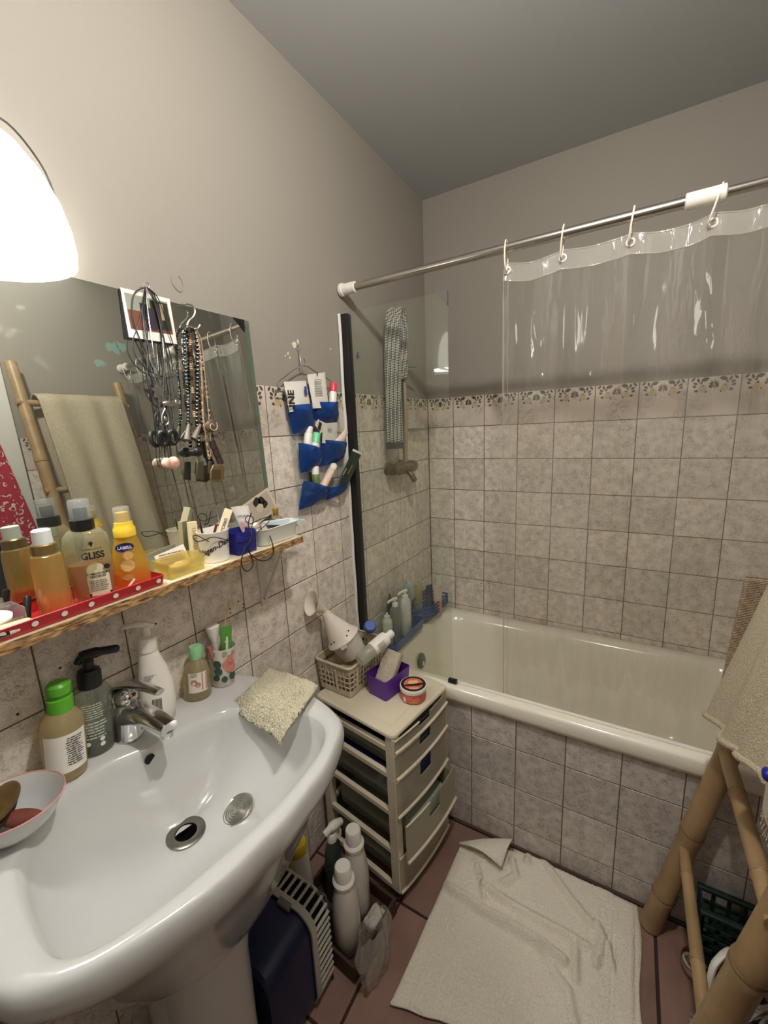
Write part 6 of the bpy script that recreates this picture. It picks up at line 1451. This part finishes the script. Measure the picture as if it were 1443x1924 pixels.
for z_, r_, nd in ((.315, .0125, (.25, .7)), (.625, .0155, (.36, .8)), (.97, .0135, (.4,)), (1.32, .0135, (.6,)), (1.685, .0135, (.3,))):
    bamboo((ladx(z_)-.006, LYF+.018, z_), (ladx(z_)-.006, LYN-.018, z_+.01), r_, r_, nd).build('rung', m_bam, lad)
m_node = P('bamboo node', (104, 80, 52), .55)
def node_rings(a_, b_, r0_, r1_, nodes):
    a_, b_ = np.array(a_, float), np.array(b_, float); d_ = unit(b_-a_); e1_ = unit(np.cross(d_, (0, 1, 0.3))); e2_ = np.cross(d_, e1_)
    for q_ in nodes:
        r_ = (r0_+(r1_-r0_)*q_)*1.035; c2_ = a_+(b_-a_)*q_-L0
        MB().tube([c2_+e1_*r_*math.cos(t_)+e2_*r_*math.sin(t_) for t_ in np.linspace(0, 2*PI, 21)], r_*.07, 5, caps=False).build('node_ring', m_node, lad)
node_rings((ladx(.008), LYF, .006), (ladx(1.80), LYF, 1.80), .027, .020, (.07, .20, .36, .52, .68, .85))
node_rings((ladx(.008), LYN, .006), (ladx(1.86), LYN+.01, 1.86), .029, .021, (.11, .27, .43, .6, .78))
for z_, r_, nd in ((.315, .0125, (.25, .7)), (.625, .0155, (.36, .8))): node_rings((ladx(z_)-.006, LYF+.018, z_), (ladx(z_)-.006, LYN-.018, z_+.01), r_, r_, nd)
m_towel = terry('beige terry towel', (206, 194, 170), (178, 166, 142), 300)
def drape(name, label, y0_, y1_, zr, zf, zb_, mat, off=.0, folds=3, seed=1, thick=.008, hem=None, cat='towel', xo=None):
    """cloth over a rung: from the front hem up, over and down behind"""
    t_ = thing(name, label, cat, (ladx(zr), (y0_+y1_)/2, zr)); c_ = np.array((ladx(zr), (y0_+y1_)/2, zr))
    Lf, Lb = zr-zf, zr-zb_; tot = Lf+.07+Lb
    def fn(a_, b_):
        s_ = b_*tot; y_ = y0_+(y1_-y0_)*a_
        hemdz = (hem or (lambda q_: 0))(a_)
        if s_ < Lf:
            k_ = 1-s_/Lf; z_ = zr-(Lf-hemdz)*k_; x_ = ladx(z_)-.050-off-.02*k_
        elif s_ < Lf+.07:
            q_ = (s_-Lf)/.07; z_ = zr+.026*math.sin(PI*q_); x_ = ladx(zr)-.034*math.cos(PI*q_)-.006-off*(1-q_)
            k_ = 0
        else:
            q_ = (s_-Lf-.07)/Lb; z_ = zr-Lb*q_; x_ = min(ladx(zr)+.030, W-.018); k_ = .3*q_
            x_ = max(ladx(z_)+.030, x_-.02*q_)
            x_ = min(x_, W-.012)
        f_ = math.sin(folds*2*PI*a_+seed)*.012*min(1, k_*1.3+.12)+.005*vnoise(a_*7, b_*5, seed)
        return np.array((min(x_+f_, W-.008), y_+.012*k_*math.sin(3*a_*PI), z_))-c_
    MB().grid(fn, 70, 110).build('towel_cloth', mat, t_, solid=thick, angle=180)
    return t_, fn, c_
t, fn, c_ = drape('beige_towel', 'large beige towel draped over the bamboo ladder', .80, 1.128, 1.705, .725, 1.05, m_towel, hem=lambda a_: .11*(1-a_))
MB().tube([fn(a_, .004)-np.array((.004, 0, 0)) for a_ in np.linspace(0, 1, 40)], .007, 8).build('hem', m_towel, t)
# brown striped towel, hung behind the ladder over the bath edge
def STRIPE():
    m, nt, out = newmat('brown striped weave'); b = N(nt, 'ShaderNodeBsdfPrincipled'); b.inputs['Roughness'].default_value = .95
    t_ = N(nt, 'ShaderNodeTexCoord'); wv = N(nt, 'ShaderNodeTexWave'); wv.bands_direction = 'Z'; wv.inputs['Scale'].default_value = 75; wv.inputs['Distortion'].default_value = 4; wv.inputs['Detail'].default_value = 3; wv.inputs['Detail Scale'].default_value = 8
    nt.links.new(t_.outputs['Object'], wv.inputs[0])
    r = N(nt, 'ShaderNodeValToRGB'); r.color_ramp.elements[0].color = s2l((104, 80, 58))+(1,); r.color_ramp.elements[1].color = s2l((196, 178, 150))+(1,); r.color_ramp.elements[0].position = .45; r.color_ramp.elements[1].position = .8
    nt.links.new(wv.outputs[0], r.inputs[0]); nt.links.new(r.outputs[0], b.inputs['Base Color']); nt.links.new(b.outputs[0], out.inputs[0]); return m
def stfn(a_, b_):
    x_ = 1.105+.20*a_; z_ = 1.06-.30*b_
    return np.array((x_-.02*b_, 1.1965+.003*math.sin(9*a_+2*b_), z_))
c_ = np.array((1.2, 1.2, 1.03))
o = MB().grid(lambda a_, b_: stfn(a_, b_)-c_, 20, 30).build('striped_towel', STRIPE(), solid=.006, angle=180); o.location = tuple(c_); tag(o, 'brown striped towel hanging behind the beige towel on the ladder', 'towel')
# pale fringed cloth on the lower rung and a blue peg
def frfn(a_, b_):
    return np.array((1.072+.016*a_+.006*math.sin(7*a_), .645+.175*a_, .905-.10*b_+.02*a_*0))
c_ = np.array((1.062, .69, .905))
t = thing('fringed_cloth', 'pale fringed cloth hanging below the beige towel', 'cloth', c_)
MB().grid(lambda a_, b_: frfn(a_, b_)-c_, 24, 16).build('cloth', terry('pale terry', (214, 204, 184), (188, 178, 158), 260), t, solid=.005, angle=180)
fr = MB()
for k_ in range(60):
    p_ = frfn(k_/59, 1)-c_; fr.tube([p_, p_+np.array((.004*rn.uniform(-1, 1), .003*rn.uniform(-1, 1), -.018-.006*rn.random()))], .0012, 4)
fr.build('fringe', m_towel, t)['kind'] = 'stuff'
p_ = on(1441, 1455, 0, 1.058)
o = MB().sphere((0,0,0), .009, 14, 8, (.7, 1.2, 1.1)).build('blue_clip', P('bright blue plastic', (24, 34, 140), .35)); o.location = tuple(p_); tag(o, 'bright blue clip on the edge of the beige towel', 'clip')

# ================================================================== cleaning things behind the ladder
def gridbox(name, label, loc_, rot, w_, d_, h_, mat, cat):
    t_ = thing(name, label, cat, loc_, rot)
    MB().box((-w_, -d_, 0), (w_, d_, .004)).build('basket_floor', mat, t_, smooth=False)
    for (ax, sgn) in ((0, 1), (0, -1), (1, 1), (1, -1)):
        L = d_ if ax == 0 else w_; o_ = w_ if ax == 0 else d_
        def pt(s_, z_, e_=0): return (sgn*(o_-e_), s_, z_) if ax == 0 else (s_, sgn*(o_-e_), z_)
        mb = MB(); nx_ = 7; nz_ = 5
        for k_ in range(nx_+1):
            s0 = -L+2*L*k_/nx_-(.0045 if k_ else 0); s1 = -L+2*L*k_/nx_+(.0045 if k_ < nx_ else 0)
            a_, b_ = pt(s0, .004), pt(s1, h_, .004); mb.box([min(p_) for p_ in zip(a_, b_)], [max(p_) for p_ in zip(a_, b_)])
        mb.build('side_ribs', mat, t_, smooth=False)
        for k_ in range(nz_+1):
            z_ = .004+(h_-.004)*k_/nz_; a_, b_ = pt(-L, max(.0041, z_-.005)), pt(L, min(h_+.004, z_+.005), .005)
            MB().box([min(p_) for p_ in zip(a_, b_)], [max(p_) for p_ in zip(a_, b_)]).build('side_rail', mat, t_, smooth=False)
    MB().rbox((-w_-.004, -d_-.004, h_), (w_+.004, -d_+.010, h_+.010), .003).rbox((-w_-.004, d_-.010, h_), (w_+.004, d_+.004, h_+.010), .003).build('rim', mat, t_)
    return t_
gridbox('green_crate', 'dark green perforated crate on the floor behind the ladder', (1.205, 1.135, .001), (0, 0, 0), .115, .038, .185, P('dark green plastic', (24, 44, 38), .4), 'crate')
t = thing('white_bucket', 'white bucket with a curved handle behind the ladder', 'bucket', (1.155, 1.005, .001))
MB().lathe([(.045, 0), (.05, .003), (.062, .085), (.064, .09), (.060, .09), (.048, .006), (0, .006)], (0,0,0), 28).build('bucket_body', P('brown grey plastic', (60, 52, 46), .5), t)
MB().tube(cps([(-.058, -.02, .085), (-.060, -.022, .150), (-.052, -.010, .182), (-.022, .022, .196), (.01, .05, .15), (.012, .055, .09)], 7), .0095, 10, flat=.7).build('handle', m_whiteplastic, t)
t = MB().sphere((0, 0, .034), .034, 22, 14, (1, 1, 1)).build('steel_ball', P('polished steel', (200, 196, 190), .12, 1.0)); t.location = (1.088, 1.085, .001); tag(t, 'round polished steel float on the floor by the ladder foot', 'steel ball')
def moppile(name, label, loc_, n_, L_, r_, rgb, spread, up_, seed):
    rg2 = random.Random(seed); mb = MB()
    for k_ in range(n_):
        a_ = rg2.uniform(0, 2*PI); d_ = spread*math.sqrt(rg2.random()); p_ = np.array((d_*math.cos(a_), d_*math.sin(a_), up_*(1-(d_/spread)**2)+.004)); pts = [p_]
        dr_ = np.array((math.cos(a_+rg2.uniform(-.9, .9)), math.sin(a_+rg2.uniform(-.9, .9)), rg2.uniform(-.1, .7)))
        for j in range(4):
            p_ = p_+dr_*L_/4; dr_ = dr_+np.array((rg2.uniform(-.4, .4), rg2.uniform(-.4, .4), -.45)); p_ = np.array((p_[0], p_[1], max(.003, p_[2]))); pts.append(p_)
        mb.tube(cps(pts, 2), r_, 4)
    o_ = mb.build(name, P(name+' yarn', rgb, .95, var=(tuple(int(c*.6) for c in rgb), 60, .25))); o_.location = loc_; tag(o_, label, 'mop'); o_['kind'] = 'stuff'; return o_
moppile('string_mop', 'grey string mop head beside the white bucket handle', (1.262, 1.02, .001), 150, .07, .0030, (190, 184, 172), .04, .13, 4)
moppile('shaggy_duster', 'grey shaggy mop pad on the floor at the near ladder pole', (1.228, .855, .001), 420, .075, .0036, (186, 178, 166), .105, .09, 6)

# ================================================================== garments on the door (seen in the mirror)
def LEAFPRINT():
    m, nt, out = newmat('red cloth with white brush marks'); b = N(nt, 'ShaderNodeBsdfPrincipled'); b.inputs['Roughness'].default_value = .9
    t_ = N(nt, 'ShaderNodeTexCoord'); vo = N(nt, 'ShaderNodeTexVoronoi'); vo.inputs['Scale'].default_value = 34
    no = N(nt, 'ShaderNodeTexNoise'); no.inputs['Scale'].default_value = 26; no.inputs['Detail'].default_value = 1
    ad = N(nt, 'ShaderNodeVectorMath', operation='ADD'); sc2 = N(nt, 'ShaderNodeVectorMath', operation='SCALE'); sc2.inputs[3].default_value = .05
    nt.links.new(t_.outputs['Object'], no.inputs['Vector']); nt.links.new(no.outputs['Color'], sc2.inputs[0]); nt.links.new(t_.outputs['Object'], ad.inputs[0]); nt.links.new(sc2.outputs[0], ad.inputs[1]); nt.links.new(ad.outputs[0], vo.inputs['Vector'])
    a_ = N(nt, 'ShaderNodeMath', operation='SUBTRACT'); a_.inputs[1].default_value = .40; c2 = N(nt, 'ShaderNodeMath', operation='ABSOLUTE'); l_ = N(nt, 'ShaderNodeMath', operation='LESS_THAN'); l_.inputs[1].default_value = .075
    nt.links.new(vo.outputs['Distance'], a_.inputs[0]); nt.links.new(a_.outputs[0], c2.inputs[0]); nt.links.new(c2.outputs[0], l_.inputs[0])
    mx = N(nt, 'ShaderNodeMix', data_type='RGBA'); mx.inputs[6].default_value = s2l((176, 34, 62))+(1,); mx.inputs[7].default_value = s2l((228, 214, 196))+(1,)
    n5 = N(nt, 'ShaderNodeTexNoise'); n5.inputs['Scale'].default_value = 55; nt.links.new(t_.outputs['Object'], n5.inputs['Vector']); g5 = N(nt, 'ShaderNodeMath', operation='GREATER_THAN'); g5.inputs[1].default_value = .49; nt.links.new(n5.outputs['Fac'], g5.inputs[0]); k5 = N(nt, 'ShaderNodeMath', operation='MULTIPLY'); nt.links.new(l_.outputs[0], k5.inputs[0]); nt.links.new(g5.outputs[0], k5.inputs[1]); nt.links.new(k5.outputs[0], mx.inputs[0]); nt.links.new(mx.outputs[2], b.inputs['Base Color']); nt.links.new(b.outputs[0], out.inputs[0]); return m
def garment(name, label, yc, ztop, zbot, wtop, wbot, x_, mat, cat, seed):
    c2 = np.array((x_, yc, ztop)); t_ = thing(name, label, cat, c2)
    def fn(a_, b_):
        th = 2*PI*a_; w_ = wtop+(wbot-wtop)*b_**.8; z_ = ztop+(zbot-ztop)*b_
        r_ = 1+.10*math.sin(7*th+seed)*b_
        return np.array((x_+.030*(.4+.6*b_)*r_*math.cos(th), yc+w_*r_*math.sin(th), z_))-c2
    MB().grid(fn, 64, 30).build('cloth', mat, t_, angle=180)
    MB().tube(cps([(.0, 0, -.01), (.0, 0, .03), (W-.006-x_ if W-x_ > .02 else .01, 0, .04)], 4), .003, 6).build('hanging_loop', m_black, t_)
    return t_
garment('red_robe', 'red patterned robe hanging on the door, seen in the mirror', .545, 1.78, .62, .07, .225, 1.325, LEAFPRINT(), 'robe', 1)
garment('black_garment', 'black garment hanging beside the red robe, seen in the mirror', .42, 1.17, .45, .17, .22, 1.215, P('black cloth', (20, 20, 24), .9), 'garment', 2)
